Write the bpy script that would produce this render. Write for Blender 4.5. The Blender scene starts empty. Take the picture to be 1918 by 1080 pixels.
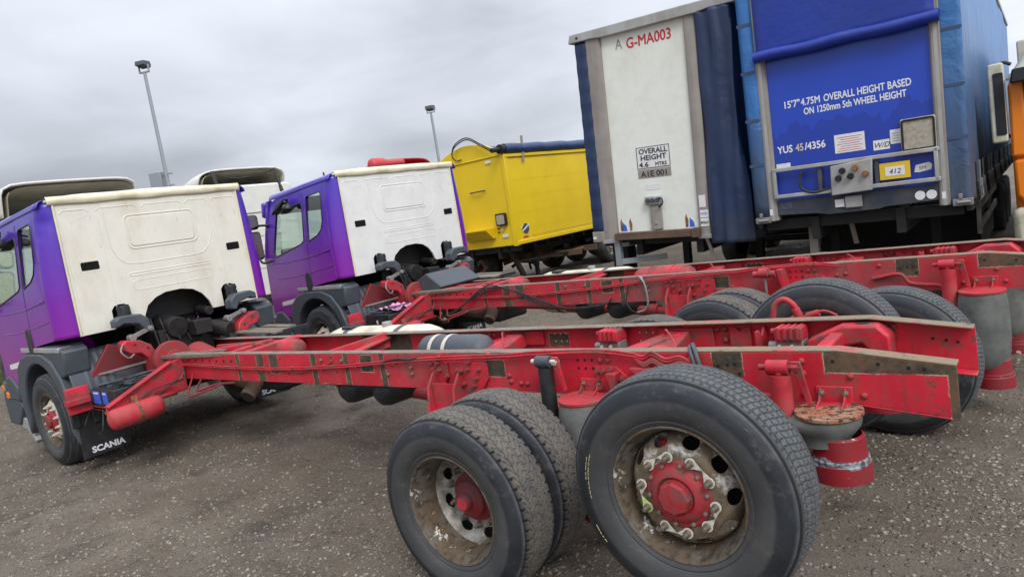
import bpy, math, random
import numpy as np
from mathutils import Vector, Matrix
random.seed(7); rng = np.random.default_rng(7)
PI = math.pi
R = math.radians
C = bpy.context.scene.collection
sc = bpy.context.scene

# ---------------------------------------------------------------- camera
CAM = dict(x=.417, y=-3.7208, z=1.9953, yaw=-.6895, pitch=.11, roll=.1599, f=1298.18)
def cam_basis():
    cy, sy = math.cos(CAM['yaw']), math.sin(CAM['yaw'])
    f0 = Vector((sy, cy, 0)); r0 = Vector((cy, -sy, 0)); u0 = Vector((0, 0, 1))
    p, ro = CAM['pitch'], CAM['roll']
    f = math.cos(p)*f0 - math.sin(p)*u0; u = math.sin(p)*f0 + math.cos(p)*u0
    r = math.cos(ro)*r0 - math.sin(ro)*u; up = math.sin(ro)*r0 + math.cos(ro)*u
    return r, up, f
cd = bpy.data.cameras.new('camera'); cam = bpy.data.objects.new('camera', cd); C.objects.link(cam)
r_, u_, f_ = cam_basis()
cam.matrix_world = Matrix(((r_.x, u_.x, -f_.x, CAM['x']), (r_.y, u_.y, -f_.y, CAM['y']), (r_.z, u_.z, -f_.z, CAM['z']), (0, 0, 0, 1)))
cd.sensor_width = 36; cd.lens = CAM['f']/1918*36; cd.clip_end = 3000; cd.clip_start = .05
sc.camera = cam
# ---------------------------------------------------------------- sky and sun
SUN = Vector((.62, -.42, .72)).normalized()
sun_el = math.asin(SUN.z); sun_rot = math.atan2(SUN.x, SUN.y)
w = bpy.data.worlds.new('World'); sc.world = w; w.use_nodes = True
wt = w.node_tree; wt.nodes.clear()
def wn(t, **k):
    n = wt.nodes.new(t)
    for a, b in k.items(): setattr(n, a, b)
    return n
sky = wn('ShaderNodeTexSky', sky_type='NISHITA', sun_disc=False, sun_elevation=sun_el, sun_rotation=sun_rot)
tc = wn('ShaderNodeTexCoord'); sep = wn('ShaderNodeSeparateXYZ'); wt.links.new(tc.outputs['Generated'], sep.inputs[0])
def wm(op, a, b=None, c=None, clamp=False):
    n = wn('ShaderNodeMath', operation=op, use_clamp=clamp)
    for i, v in enumerate((a, b, c)):
        if v is None: continue
        if isinstance(v, (int, float)): n.inputs[i].default_value = v
        else: wt.links.new(v, n.inputs[i])
    return n.outputs[0]
# cloud layer: direction projected on a flat cloud ceiling
zc = wm('ADD', wm('MAXIMUM', sep.outputs[2], 0.0), .22)
cx = wm('DIVIDE', sep.outputs[0], zc); cy = wm('DIVIDE', sep.outputs[1], zc)
cmb = wn('ShaderNodeCombineXYZ'); wt.links.new(cx, cmb.inputs[0]); wt.links.new(cy, cmb.inputs[1])
n1 = wn('ShaderNodeTexNoise'); n1.inputs['Scale'].default_value = .95; n1.inputs['Detail'].default_value = 6; n1.inputs['Roughness'].default_value = .42; n1.inputs['Distortion'].default_value = .4
wt.links.new(cmb.outputs[0], n1.inputs['Vector'])
n2 = wn('ShaderNodeTexNoise'); n2.inputs['Scale'].default_value = 2.4; n2.inputs['Detail'].default_value = 5; n2.inputs['Distortion'].default_value = .5
wt.links.new(cmb.outputs[0], n2.inputs['Vector'])
cl = wm('ADD', wm('MULTIPLY', n1.outputs[0], .75), wm('MULTIPLY', n2.outputs[0], .25))
cl = wm('MULTIPLY_ADD', cl, 2.7, -.47)           # about .5 .. 1.3
gl = wn('ShaderNodeVectorMath', operation='DOT_PRODUCT'); wt.links.new(tc.outputs['Generated'], gl.inputs[0]); gl.inputs[1].default_value = tuple(Vector((.55, .35, .5)).normalized())
glow = wm('POWER', wm('MULTIPLY_ADD', gl.outputs['Value'], .5, .5, True), 1.6)
lum = wm('MULTIPLY', wm('MULTIPLY_ADD', cl, .62, .38), wm('MULTIPLY_ADD', glow, .75, .52))
lum = wm('MULTIPLY', lum, wm('MULTIPLY_ADD', wm('MAXIMUM', sep.outputs[2], 0.), 1.3, .82))
lum = wm('MULTIPLY', lum, 8.4)
cc = wn('ShaderNodeVectorMath', operation='SCALE'); cc.inputs[0].default_value = (.925, .975, 1.075); wt.links.new(lum, cc.inputs['Scale'])
mx = wn('ShaderNodeMix', data_type='RGBA'); mx.inputs['Factor'].default_value = .93
wt.links.new(sky.outputs[0], mx.inputs['A']); wt.links.new(cc.outputs[0], mx.inputs['B'])
bg = wn('ShaderNodeBackground'); bg.inputs['Strength'].default_value = .115
wt.links.new(mx.outputs['Result'], bg.inputs[0]); wo = wn('ShaderNodeOutputWorld'); wt.links.new(bg.outputs[0], wo.inputs[0])
sd = bpy.data.lights.new('sun', 'SUN'); sd.energy = 1.5; sd.angle = R(20); sd.color = (1, .97, .92)
so = bpy.data.objects.new('sun', sd); C.objects.link(so); so.rotation_euler = SUN.to_track_quat('Z', 'Y').to_euler()
sc.view_settings.view_transform = 'Standard'; sc.view_settings.look = 'None'; sc.view_settings.exposure = .15; sc.view_settings.gamma = 1
sc.view_settings.use_curve_mapping = False
sc.cycles.max_bounces = 6; sc.cycles.transparent_max_bounces = 8

# ---------------------------------------------------------------- materials
class N:
    def __init__(s, name):
        s.m = bpy.data.materials.new(name); s.m.use_nodes = True; s.t = s.m.node_tree
        s.b = s.t.nodes['Principled BSDF']; s.o = s.t.nodes['Material Output']; s.tc = s.t.nodes.new('ShaderNodeTexCoord')
        s.obj = s.tc.outputs['Object']
    def n(s, t, **k):
        n = s.t.nodes.new(t)
        for a, b in k.items(): setattr(n, a, b)
        return n
    def l(s, a, b): s.t.links.new(a, b)
    def m_(s, op, a, b=None, c=None, clamp=False):
        n = s.n('ShaderNodeMath', operation=op, use_clamp=clamp)
        for i, v in enumerate((a, b, c)):
            if v is None: continue
            if isinstance(v, (int, float)): n.inputs[i].default_value = v
            else: s.l(v, n.inputs[i])
        return n.outputs[0]
    def noise(s, scale, detail=4, rough=.6, vec=None, dist=0, stretch=None):
        n = s.n('ShaderNodeTexNoise'); n.inputs['Scale'].default_value = scale; n.inputs['Detail'].default_value = detail
        n.inputs['Roughness'].default_value = rough; n.inputs['Distortion'].default_value = dist
        v = vec or s.obj
        if stretch:
            mp = s.n('ShaderNodeMapping'); mp.inputs['Scale'].default_value = stretch; s.l(v, mp.inputs[0]); v = mp.outputs[0]
        s.l(v, n.inputs['Vector']); return n.outputs['Fac']
    def ramp(s, f, a, b, lo=0., hi=1.):
        n = s.n('ShaderNodeMapRange', clamp=True); s.l(f, n.inputs[0])
        n.inputs[1].default_value = a; n.inputs[2].default_value = b; n.inputs[3].default_value = lo; n.inputs[4].default_value = hi
        return n.outputs[0]
    def mix(s, f, a, b):
        n = s.n('ShaderNodeMix', data_type='RGBA')
        for k, v in (('Factor', f), ('A', a), ('B', b)):
            if isinstance(v, (int, float)): n.inputs[k].default_value = v
            elif isinstance(v, tuple): n.inputs[k].default_value = (*v, 1)
            else: s.l(v, n.inputs[k])
        return n.outputs['Result']
    def sep(s, v=None):
        n = s.n('ShaderNodeSeparateXYZ'); s.l(v or s.obj, n.inputs[0]); return n.outputs
    def col(s, c):
        if isinstance(c, tuple): s.b.inputs['Base Color'].default_value = (*c, 1)
        else: s.l(c, s.b.inputs['Base Color'])
    def set(s, rough=None, metal=None, spec=None, coat=None):
        for k, v in (('Roughness', rough), ('Metallic', metal), ('Specular IOR Level', spec), ('Coat Weight', coat)):
            if v is None: continue
            if isinstance(v, (int, float)): s.b.inputs[k].default_value = v
            else: s.l(v, s.b.inputs[k])
    def bump(s, h, strength=.3, dist=.01):
        n = s.n('ShaderNodeBump'); n.inputs['Strength'].default_value = strength; n.inputs['Distance'].default_value = dist
        s.l(h, n.inputs['Height']); s.l(n.outputs[0], s.b.inputs['Normal'])

def plain(name, c, rough=.5, metal=0., spec=.5, emit=None):
    k = N(name); k.col(c); k.set(rough, metal, spec); return k.m
def grimy(name, base, dirt=(.13, .105, .08), lo=.5, hi=.75, amt=.8, scale=3., rough=.5, metal=0., bump=.15, fine=40., base2=None, streak=None):
    k = N(name); b = base
    if base2: b = k.mix(k.ramp(k.noise(scale*.6, 3), .35, .65), base, base2)
    f = k.noise(scale, 8, .65)
    if streak: f = k.m_('ADD', k.m_('MULTIPLY', f, .55), k.m_('MULTIPLY', k.noise(1, 5, .6, stretch=streak), .45))
    f = k.ramp(f, lo, hi, 0, amt); k.col(k.mix(f, b, dirt))
    k.set(k.ramp(f, 0, 1, rough, min(1, rough+.35)), metal)
    if bump: k.bump(k.noise(fine, 4), bump, .004)
    return k.m

RED = (.66, .020, .046)
M = {}
M['red'] = grimy('red_chassis_paint', RED, (.115, .062, .05), .42, .64, .9, 8, .5, base2=(.36, .010, .022))
M['red_dark'] = grimy('sooty_red_paint', (.22, .012, .018), (.06, .045, .04), .42, .7, .85, 7, .55)
M['red_dusty'] = grimy('red_dusty_paint', (.54, .026, .042), (.20, .11, .09), .42, .74, .75, 8, .65, base2=(.36, .014, .024), bump=.3)
M['red_hub'] = grimy('red_hub_paint', (.36, .016, .026), (.12, .070, .058), .42, .66, .9, 22, .6, bump=.35)
# rails: paint with bare, rusty places where brackets were taken off
def rail_mat(name, patches, FL=.55):
    k = N(name); x, y, z = k.sep()
    dn = k.noise(30, 4, .7); dx = k.m_('MULTIPLY_ADD', dn, .016, -.008)
    base = k.mix(k.ramp(k.noise(2.6, 5, .6), .38, .62), RED, (.47, .014, .030))
    dust = k.ramp(k.noise(7, 7, .65, stretch=(1.6, 1, .3)), .48, .74, 0, .7)
    c = k.mix(dust, base, (.19, .085, .068))
    # grey road film towards the axles
    film = k.ramp(k.noise(2.1, 5, .6, stretch=(1, 1, .7)), FL, FL+.2, 0, .75)
    c = k.mix(film, c, (.15, .115, .10))
    drip = k.ramp(k.noise(1, 6, .7, stretch=(28, 1, 1.6)), .60, .70, 0, .8); c = k.mix(drip, c, (.10, .045, .028))
    tot = None; lip = None
    for (x0, x1, z0, z1) in patches:
        mx_ = k.m_('SUBTRACT', (x1-x0)/2, k.m_('ABSOLUTE', k.m_('ADD', k.m_('SUBTRACT', x, (x0+x1)/2), dx)))
        mz_ = k.m_('SUBTRACT', (z1-z0)/2, k.m_('ABSOLUTE', k.m_('ADD', k.m_('SUBTRACT', z, (z0+z1)/2), dx)))
        mn = k.m_('MINIMUM', mx_, mz_); q = k.m_('MULTIPLY', mn, 400., clamp=True)
        e_ = k.m_('GREATER_THAN', mn, -.004); lip = e_ if lip is None else k.m_('MAXIMUM', lip, e_)
        tot = q if tot is None else k.m_('MAXIMUM', tot, q)
    rust = k.mix(k.ramp(k.noise(9, 8, .7), .38, .62), (.040, .034, .026), (.13, .078, .042))
    rust = k.mix(k.ramp(k.noise(26, 5, .7), .55, .7, 0, .8), rust, (.13, .12, .085))
    edge = k.ramp(k.noise(15, 8, .85), .565, .60)       # small chips elsewhere
    tot = k.m_('MAXIMUM', tot, k.m_('MULTIPLY', edge, .8)) if tot is not None else edge
    if lip is not None: c = k.mix(k.m_('MULTIPLY', lip, k.ramp(k.noise(11, 3), .42, .52)), c, (.42, .30, .20))
    k.col(k.mix(tot, c, rust)); k.set(k.ramp(tot, 0, 1, .42, .85)); 
    k.bump(k.m_('ADD', k.m_('MULTIPLY', k.noise(60, 4), .4), k.m_('MULTIPLY', tot, -.8)), .35, .004)
    return k.m
PATCH = [(-1.08, -.92, .975, 1.115), (-.53, -.02, 1.015, 1.14), (-2.66, -2.5, .94, 1.05), (-3.98, -3.83, .94, 1.075),
         (-4.64, -4.57, .8, 1.1), (-4.19, -4.13, .8, 1.1), (-.034, .1, .78, 1.1), (-3.75, -3.69, .8, 1.1), (-5.5, -5.38, .8, 1.1), (-5.28, -5.14, .9, 1.1), (-5.86, -5.8, .8, 1.1),
         (-2.2, -2.13, 1.07, 1.12), (-4.5, -4.2, .80, .828)]
M['rail'] = rail_mat('near_rail_paint', PATCH)
M['rail2'] = rail_mat('dusty_second_rail_paint', PATCH, .43)
M['rail_far'] = rail_mat('far_rail_paint', [(-2.68, -2.5, .95, 1.05), (-4.9, -4.2, .8, 1.1)])
k = N('worn_flange_top'); f1 = k.noise(4, 6, .7, stretch=(1, 3, 1)); f2 = k.noise(18, 6, .7)
fx, fy, fz_ = k.sep(); cA = k.mix(k.ramp(k.m_('ADD', fx, k.m_('MULTIPLY_ADD', f1, 3., -1.5)), -2.6, -1.0), k.mix(k.ramp(f1, .38, .6), (.23, .205, .18), (.17, .12, .085)), k.mix(k.ramp(f1, .4, .6), (.24, .155, .085), (.20, .17, .13)))
cA = k.mix(k.ramp(f2, .55, .68, 0, .8), cA, (.07, .055, .045)); cA = k.mix(k.ramp(k.noise(7, 5), .58, .66, 0, .8), cA, (.5, .04, .05))
k.col(cA); k.set(.8); k.bump(k.noise(50, 4), .3, .004); M['flange'] = k.m
M['rust'] = grimy('rust_steel', (.23, .10, .045), (.05, .04, .035), .45, .6, .8, 14, .85, bump=.5, base2=(.34, .16, .06))
k = N('flaking_orange_rust'); f = k.noise(35, 5, .7); k.col(k.mix(k.ramp(f, .5, .56), k.mix(k.ramp(k.noise(12), .4, .6), (.34, .11, .05), (.33, .20, .12)), (.045, .03, .025)))
k.set(.8); k.bump(f, .8, .006); M['flake'] = k.m
k = N('peeling_piston_paint'); x, y, z = k.sep(); f = k.noise(9, 6, .65)
bandf = k.ramp(k.m_('ABSOLUTE', k.m_('ADD', z, k.m_('MULTIPLY_ADD', f, .10, -.05-.655))), .012, .018, 1, 0)
c1 = k.mix(k.ramp(f, .45, .75, 0, .7), (.26, .010, .018), (.11, .045, .04)); c1 = k.mix(bandf, c1, k.mix(k.ramp(k.noise(30), .45, .55), (.05, .06, .075), (.28, .29, .31)))
c1 = k.mix(k.ramp(k.noise(14, 6, .7), .63, .66), c1, (.5, .48, .46)); k.col(c1); k.set(.5); M['piston'] = k.m
# purple cab paint fades from blue violet at the roof to magenta at the sill
k = N('cab_fade_paint'); x, y, z = k.sep(); zz = k.m_('ADD', z, k.m_('MULTIPLY_ADD', k.noise(.8, 2), .3, -.15))
c1 = k.mix(k.ramp(zz, 1.15, 1.95), (.27, .010, .29), (.15, .016, .36)); c1 = k.mix(k.ramp(zz, 1.85, 2.8), c1, (.060, .034, .42))
c1 = k.mix(k.ramp(k.noise(2.5, 7, .7), .55, .85, 0, .35), c1, (.25, .2, .28)); k.col(c1); k.set(.28, 0, .5, .3); k.bump(k.noise(1.8, 2), .12, .03); M['purple'] = k.m
def cream_mat(name, base, stain=(.34, .27, .14), amt=.55):
    k = N(name); x, y, z = k.sep()
    f = k.ramp(k.noise(1.3, 7, .65, stretch=(1, 1.6, .5)), .5, .78, 0, amt)
    c = k.mix(f, base, stain)
    c = k.mix(k.ramp(k.noise(30, 4, .6, stretch=(1, 1, .3)), .64, .72, 0, .35), c, (.2, .17, .12))
    c = k.mix(k.ramp(k.noise(4, 8, .7), .45, .8, 0, .22), c, (.33, .32, .29))
    k.col(c); k.set(.42); k.bump(k.noise(2.5, 3), .18, .02); return k.m
M['cream'] = cream_mat('cab_cream_paint', (.735, .71, .615), (.42, .35, .20), .5)
M['cream2'] = cream_mat('cab_white_paint', (.75, .75, .72), (.40, .38, .30), .3)
M['cream_edge'] = cream_mat('yellowed_seam', (.74, .69, .50), (.42, .32, .14), .8)
M['white'] = cream_mat('dirty_white_paint', (.72, .71, .66), (.4, .38, .32), .4)
M['grp'] = cream_mat('off_white_board', (.76, .78, .71), (.46, .42, .28), .3)
M['plastic'] = grimy('grey_plastic', (.055, .066, .08), (.14, .14, .14), .5, .8, .5, 4, .5)
M['plastic_dark'] = grimy('black_plastic', (.016, .018, .02), (.07, .065, .06), .5, .8, .6, 6, .45)
M['grease'] = grimy('greasy_black', (.007, .007, .007), (.028, .023, .019), .45, .75, .8, 9, .6)
M['steel'] = grimy('dull_steel', (.26, .26, .25), (.16, .10, .06), .5, .72, .8, 12, .5, .4)
M['alu'] = grimy('weathered_aluminium', (.42, .42, .41), (.17, .15, .12), .42, .75, .75, 3, .5, .3, streak=(6, 6, .6))
M['post'] = grimy('dirty_grey_post', (.32, .29, .26), (.14, .12, .10), .4, .75, .8, 2.5, .6, streak=(8, 8, .7))
M['black'] = plain('black_void', (.008, .008, .009), .7)
M['rubber'] = grimy('rubber_hose', (.02, .02, .021), (.09, .08, .07), .5, .8, .6, 10, .6)
k = N('tyre_sidewall'); x, y, z = k.sep(); rad = k.m_('SQRT', k.m_('ADD', k.m_('MULTIPLY', x, x), k.m_('MULTIPLY', z, z)))
rings = k.m_('SINE', k.m_('MULTIPLY', rad, 620.)); f = k.noise(4, 7, .65)
c1 = k.mix(k.ramp(k.m_('ADD', rad, k.m_('MULTIPLY', f, .02)), .425, .44), k.mix(k.ramp(f, .35, .75), (.040, .042, .045), (.070, .070, .068)), k.mix(k.ramp(f, .35, .75), (.010, .012, .016), (.026, .030, .037)))
c1 = k.mix(k.ramp(k.m_('ADD', rad, k.m_('MULTIPLY', f, .012)), .490, .502), c1, k.mix(k.ramp(k.noise(9, 5), .4, .6), (.085, .092, .105), (.045, .05, .058))); c1 = k.mix(k.ramp(k.noise(16, 6, .7), .56, .74, 0, .7), c1, (.10, .09, .075))
c1 = k.mix(k.ramp(k.noise(5, 6, .7, stretch=(1, 1, 6)), .62, .68, 0, .5), c1, (.12, .12, .115))
k.col(c1); k.set(k.ramp(f, .3, .7, .42, .7), 0, .5); k.bump(k.m_('ADD', k.m_('MULTIPLY', rings, .15), k.noise(50, 3)), .22, .003); M['tyre'] = k.m
def tread_mat(name, dust, amt):
    k = N(name); x, y, z = k.sep(); rad = k.m_('SQRT', k.m_('ADD', k.m_('MULTIPLY', x, x), k.m_('MULTIPLY', z, z)))
    f = k.noise(11, 7, .75); c1 = k.mix(k.ramp(f, .25, .58, 0, amt), (.05, .053, .058), dust)
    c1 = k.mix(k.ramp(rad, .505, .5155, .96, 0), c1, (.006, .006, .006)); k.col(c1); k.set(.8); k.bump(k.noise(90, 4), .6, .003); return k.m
M['tread_dusty'] = tread_mat('dusty_tread', (.125, .110, .092), 1.); M['tread'] = tread_mat('worn_tread', (.105, .108, .11), .9)
k = N('corroded_rim'); f = k.noise(7, 8, .72); g = k.noise(19, 6, .7)
c1 = k.mix(k.ramp(f, .38, .47), (.50, .49, .46), (.150, .112, .070)); c1 = k.mix(k.ramp(g, .5, .62, 0, .8), c1, (.085, .06, .038))
k.col(c1); k.set(.75); k.bump(g, .5, .004); M['disc'] = k.m
k = N('rusty_rim_barrel'); f = k.noise(5, 8, .75); g = k.noise(22, 6, .7)
c1 = k.mix(k.ramp(f, .40, .55), (.13, .12, .105), (.105, .072, .040)); c1 = k.mix(k.ramp(g, .5, .62, 0, .9), c1, (.035, .027, .02))
c1 = k.mix(k.ramp(k.noise(9, 6, .7), .62, .66), c1, (.6, .59, .55)); k.col(c1); k.set(.75); k.bump(g, .5, .004); M['barrel'] = k.m
k = N('cast_silver_disc'); f = k.noise(7, 8, .72); c1 = k.mix(k.ramp(f, .42, .62), (.36, .35, .32), (.13, .10, .07)); k.col(c1); k.set(.5, .3); k.bump(f, .4, .004); M['disc_silver'] = k.m
M['nut'] = grimy('rusty_nut', (.16, .12, .085), (.36, .34, .29), .5, .65, .8, 40, .6, .3)
M['indicator'] = grimy('white_nut_indicator', (.62, .60, .52), (.3, .24, .16), .5, .7, .7, 30, .6, bump=0)
M['indicator_lime'] = plain('lime_nut_indicator', (.45, .62, .22), .6)
M['bag'] = grimy('grey_air_bag_rubber', (.15, .155, .145), (.055, .055, .055), .38, .68, .85, 7, .75, bump=.5, base2=(.21, .22, .195), streak=(3, 3, 1.5))
M['canister'] = grimy('cream_tank_plastic', (.62, .60, .46), (.22, .19, .12), .5, .7, .7, 4, .5)
M['band'] = grimy('pale_strap', (.55, .52, .44), (.2, .18, .14), .5, .8, .6, 10, .5)
M['pink'] = plain('pink_cloth', (.62, .28, .45), .9)
M['sticker_blue'] = plain('blue_battery_label', (.04, .13, .62), .35)
M['paper'] = grimy('white_paper', (.72, .72, .72), (.45, .44, .42), .5, .8, .5, 20, .6, bump=0)
M['ink'] = plain('black_ink', (.02, .02, .022), .6)
M['ink_red'] = plain('red_ink', (.50, .03, .04), .6)
M['ink_white'] = plain('white_lettering', (.74, .76, .80), .5)
M['plate_yellow'] = plain('yellow_plate', (.72, .48, .02), .5)
M['lamp_orange'] = plain('amber_lens', (.75, .22, .02), .25)
M['lens'] = grimy('dusty_lens', (.42, .38, .30), (.2, .18, .15), .4, .7, .8, 20, .3)
M['board_blue'] = None
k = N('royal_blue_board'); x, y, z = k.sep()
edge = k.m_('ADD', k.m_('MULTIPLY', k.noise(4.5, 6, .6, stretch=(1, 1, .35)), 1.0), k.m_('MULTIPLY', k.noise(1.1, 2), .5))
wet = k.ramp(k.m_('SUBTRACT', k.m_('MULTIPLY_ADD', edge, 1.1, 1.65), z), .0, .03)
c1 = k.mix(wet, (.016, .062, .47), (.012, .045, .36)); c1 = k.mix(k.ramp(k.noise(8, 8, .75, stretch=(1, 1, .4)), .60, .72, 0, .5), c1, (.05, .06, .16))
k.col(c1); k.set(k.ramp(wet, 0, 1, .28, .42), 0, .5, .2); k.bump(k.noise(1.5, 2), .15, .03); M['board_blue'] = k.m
k = N('blue_roll_sheet'); k.col(k.mix(k.ramp(k.noise(2, 6), .4, .8, 0, .5), (.010, .035, .30), (.02, .045, .20))); k.set(.45); k.bump(k.noise(2.2, 4, .6), .5, .04); M['roll'] = k.m
def curtain(name, a, b, dirt, zlo, zhi, rough=.38, bump=.7):
    k = N(name); x, y, z = k.sep(); c = k.mix(k.ramp(k.noise(1.5, 5), .35, .7), a, b)
    d = k.m_('ADD', z, k.m_('MULTIPLY_ADD', k.noise(3, 6), 1.6, -.8)); c = k.mix(k.ramp(d, zlo, zhi, .85, 0), c, dirt)
    c = k.mix(k.ramp(k.noise(14, 6, .7, stretch=(1, 1, .5)), .6, .7, 0, .55), c, dirt)
    k.col(c); k.set(rough); k.bump(k.noise(3., 5, .55, dist=1.2, stretch=(1, 1, .55)), bump, .05); return k.m
M['navy'] = curtain('navy_curtain', (.010, .026, .075), (.014, .032, .09), (.045, .05, .055), .9, 1.6, .42, .4)
M['lightblue'] = curtain('light_blue_curtain', (.045, .20, .50), (.03, .14, .42), (.05, .055, .06), 1.6, 3.0, .4)
M['sideblue'] = curtain('grimy_blue_curtain_side', (.045, .19, .46), (.035, .13, .36), (.055, .065, .075), 1.7, 3.7, .4)
M['darkstrap'] = plain('dark_reinforcement_band', (.04, .07, .14), .6)
k = N('yellow_tipper_paint'); x, y, z = k.sep(); c1 = k.mix(k.ramp(k.noise(.9, 5), .35, .75), (.80, .56, .008), (.70, .48, .008))
c1 = k.mix(k.ramp(k.noise(5, 8, .7, stretch=(1, 1, .3)), .6, .8, 0, .35), c1, (.30, .21, .05)); k.col(c1); k.set(.42); k.bump(k.noise(.9, 2), .2, .04); M['yellow'] = k.m
M['navy_tarp'] = curtain('navy_roll_tarp', (.012, .03, .10), (.016, .04, .13), (.05, .05, .06), -5, -4, .45)
M['orange'] = grimy('orange_cab_paint', (.90, .24, .012), (.4, .16, .04), .55, .85, .5, 3, .32)
M['fairing_in'] = grimy('beige_fairing_inside', (.42, .38, .29), (.15, .135, .10), .4, .8, .6, 2.5, .8)
M['red_cab'] = grimy('faded_red_fairing', (.50, .035, .04), (.35, .12, .1), .5, .8, .5, 2, .45)
M['galv'] = grimy('galvanised_post', (.30, .33, .35), (.2, .2, .2), .5, .8, .4, 3, .5, .3)
M['wood'] = grimy('weathered_boards', (.20, .17, .13), (.08, .07, .055), .4, .7, .8, 9, .85, bump=.5, streak=(2, 20, 2))
M['sill'] = grimy('rusty_wood_sill', (.14, .085, .055), (.05, .042, .035), .42, .65, .8, 5, .8, bump=.5, streak=(2, 6, 12))
M['mirror'] = plain('mirror_glass', (.25, .27, .28), .08, 1.)
M['yellow_mirror'] = plain('mirror_yellow_reflection_tint', (.5, .5, .3), .1, .9)  # yellow reflection is put into the glass's base colour
k = N('cab_glass'); k.t.nodes.remove(k.b); tr = k.n('ShaderNodeBsdfTransparent'); tr.inputs[0].default_value = (.90, .96, .93, 1)
gs = k.n('ShaderNodeBsdfGlossy'); gs.inputs['Roughness'].default_value = .03; lw = k.n('ShaderNodeLayerWeight'); lw.inputs[0].default_value = .5; fc = k.m_('MULTIPLY_ADD', k.m_('POWER', lw.outputs['Facing'], 3.), .55, .07)
mxs = k.n('ShaderNodeMixShader'); k.l(fc, mxs.inputs[0]); k.l(tr.outputs[0], mxs.inputs[1]); k.l(gs.outputs[0], mxs.inputs[2]); k.l(mxs.outputs[0], k.o.inputs[0]); M['glass'] = k.m
M['glass_dark'] = plain('dark_glass', (.01, .013, .015), .06, 0, .6)
# gravel yard
k = N('gravel_yard'); f1 = k.noise(.35, 5, .6); f2 = k.noise(2.2, 7, .65); f3 = k.noise(26, 6, .75)
c1 = k.mix(k.ramp(f1, .38, .62), (.116, .090, .062), (.222, .184, .138)); c1 = k.mix(k.ramp(f2, .42, .66, 0, .75), c1, (.082, .057, .034)); c1 = k.mix(k.ramp(k.noise(.9, 6, .65, stretch=(.35, 1.3, 1)), .5, .66, 0, .6), c1, (.19, .165, .135)); c1 = k.mix(k.ramp(f3, .42, .66, 0, .65), c1, (.175, .145, .112))
c1 = k.mix(k.ramp(k.noise(70, 4, .7), .5, .66, 0, .6), c1, (.045, .036, .028))
vo = k.n('ShaderNodeTexVoronoi'); vo.inputs['Scale'].default_value = 24; k.l(k.obj, vo.inputs['Vector'])
vs = k.n('ShaderNodeTexVoronoi'); vs.inputs['Scale'].default_value = 62; k.l(k.obj, vs.inputs['Vector'])
sv = k.n('ShaderNodeSeparateColor'); k.l(vo.outputs['Color'], sv.inputs[0])
peb = k.m_('MULTIPLY', k.ramp(sv.outputs[0], .62, .7), k.ramp(vo.outputs['Distance'], .30, .42, 1, 0)); c1 = k.mix(k.m_('MULTIPLY', peb, .28), c1, k.mix(sv.outputs[1], (.09, .078, .064), (.30, .27, .235)))
sv2 = k.n('ShaderNodeSeparateColor'); k.l(vs.outputs['Color'], sv2.inputs[0])
c1 = k.mix(k.m_('MULTIPLY', k.ramp(sv2.outputs[0], .5, .55), k.ramp(vs.outputs['Distance'], .3, .45, .28, 0)), c1, (.26, .22, .175))
pud = k.ramp(k.noise(1.1, 6, .6), .57, .66); c1 = k.mix(k.m_('MULTIPLY', pud, .6), c1, (.036, .028, .021))
k.col(c1); k.set(k.ramp(pud, 0, 1, .88, .55), 0, .4)
k.bump(k.m_('ADD', k.m_('MULTIPLY', f3, .6), k.m_('ADD', k.m_('MULTIPLY', peb, .7), k.m_('MULTIPLY', f2, .8))), 1., .045); M['ground'] = k.m
k = N('loose_stone'); oi = k.noise(.9, 2); g = k.noise(37, 3); k.col(k.mix(k.ramp(k.noise(150, 1), .64, .69), k.mix(k.ramp(k.noise(43, 2), .38, .62), (.070, .055, .040), (.27, .235, .19)), (.46, .43, .38))); k.set(.85); k.bump(k.noise(150, 3), .3, .002); M['stone'] = k.m
k = N('grass_blades'); k.col(k.mix(k.ramp(k.noise(9, 4), .35, .65), (.07, .10, .025), (.13, .12, .045))); k.set(.8); M['grass'] = k.m

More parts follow.
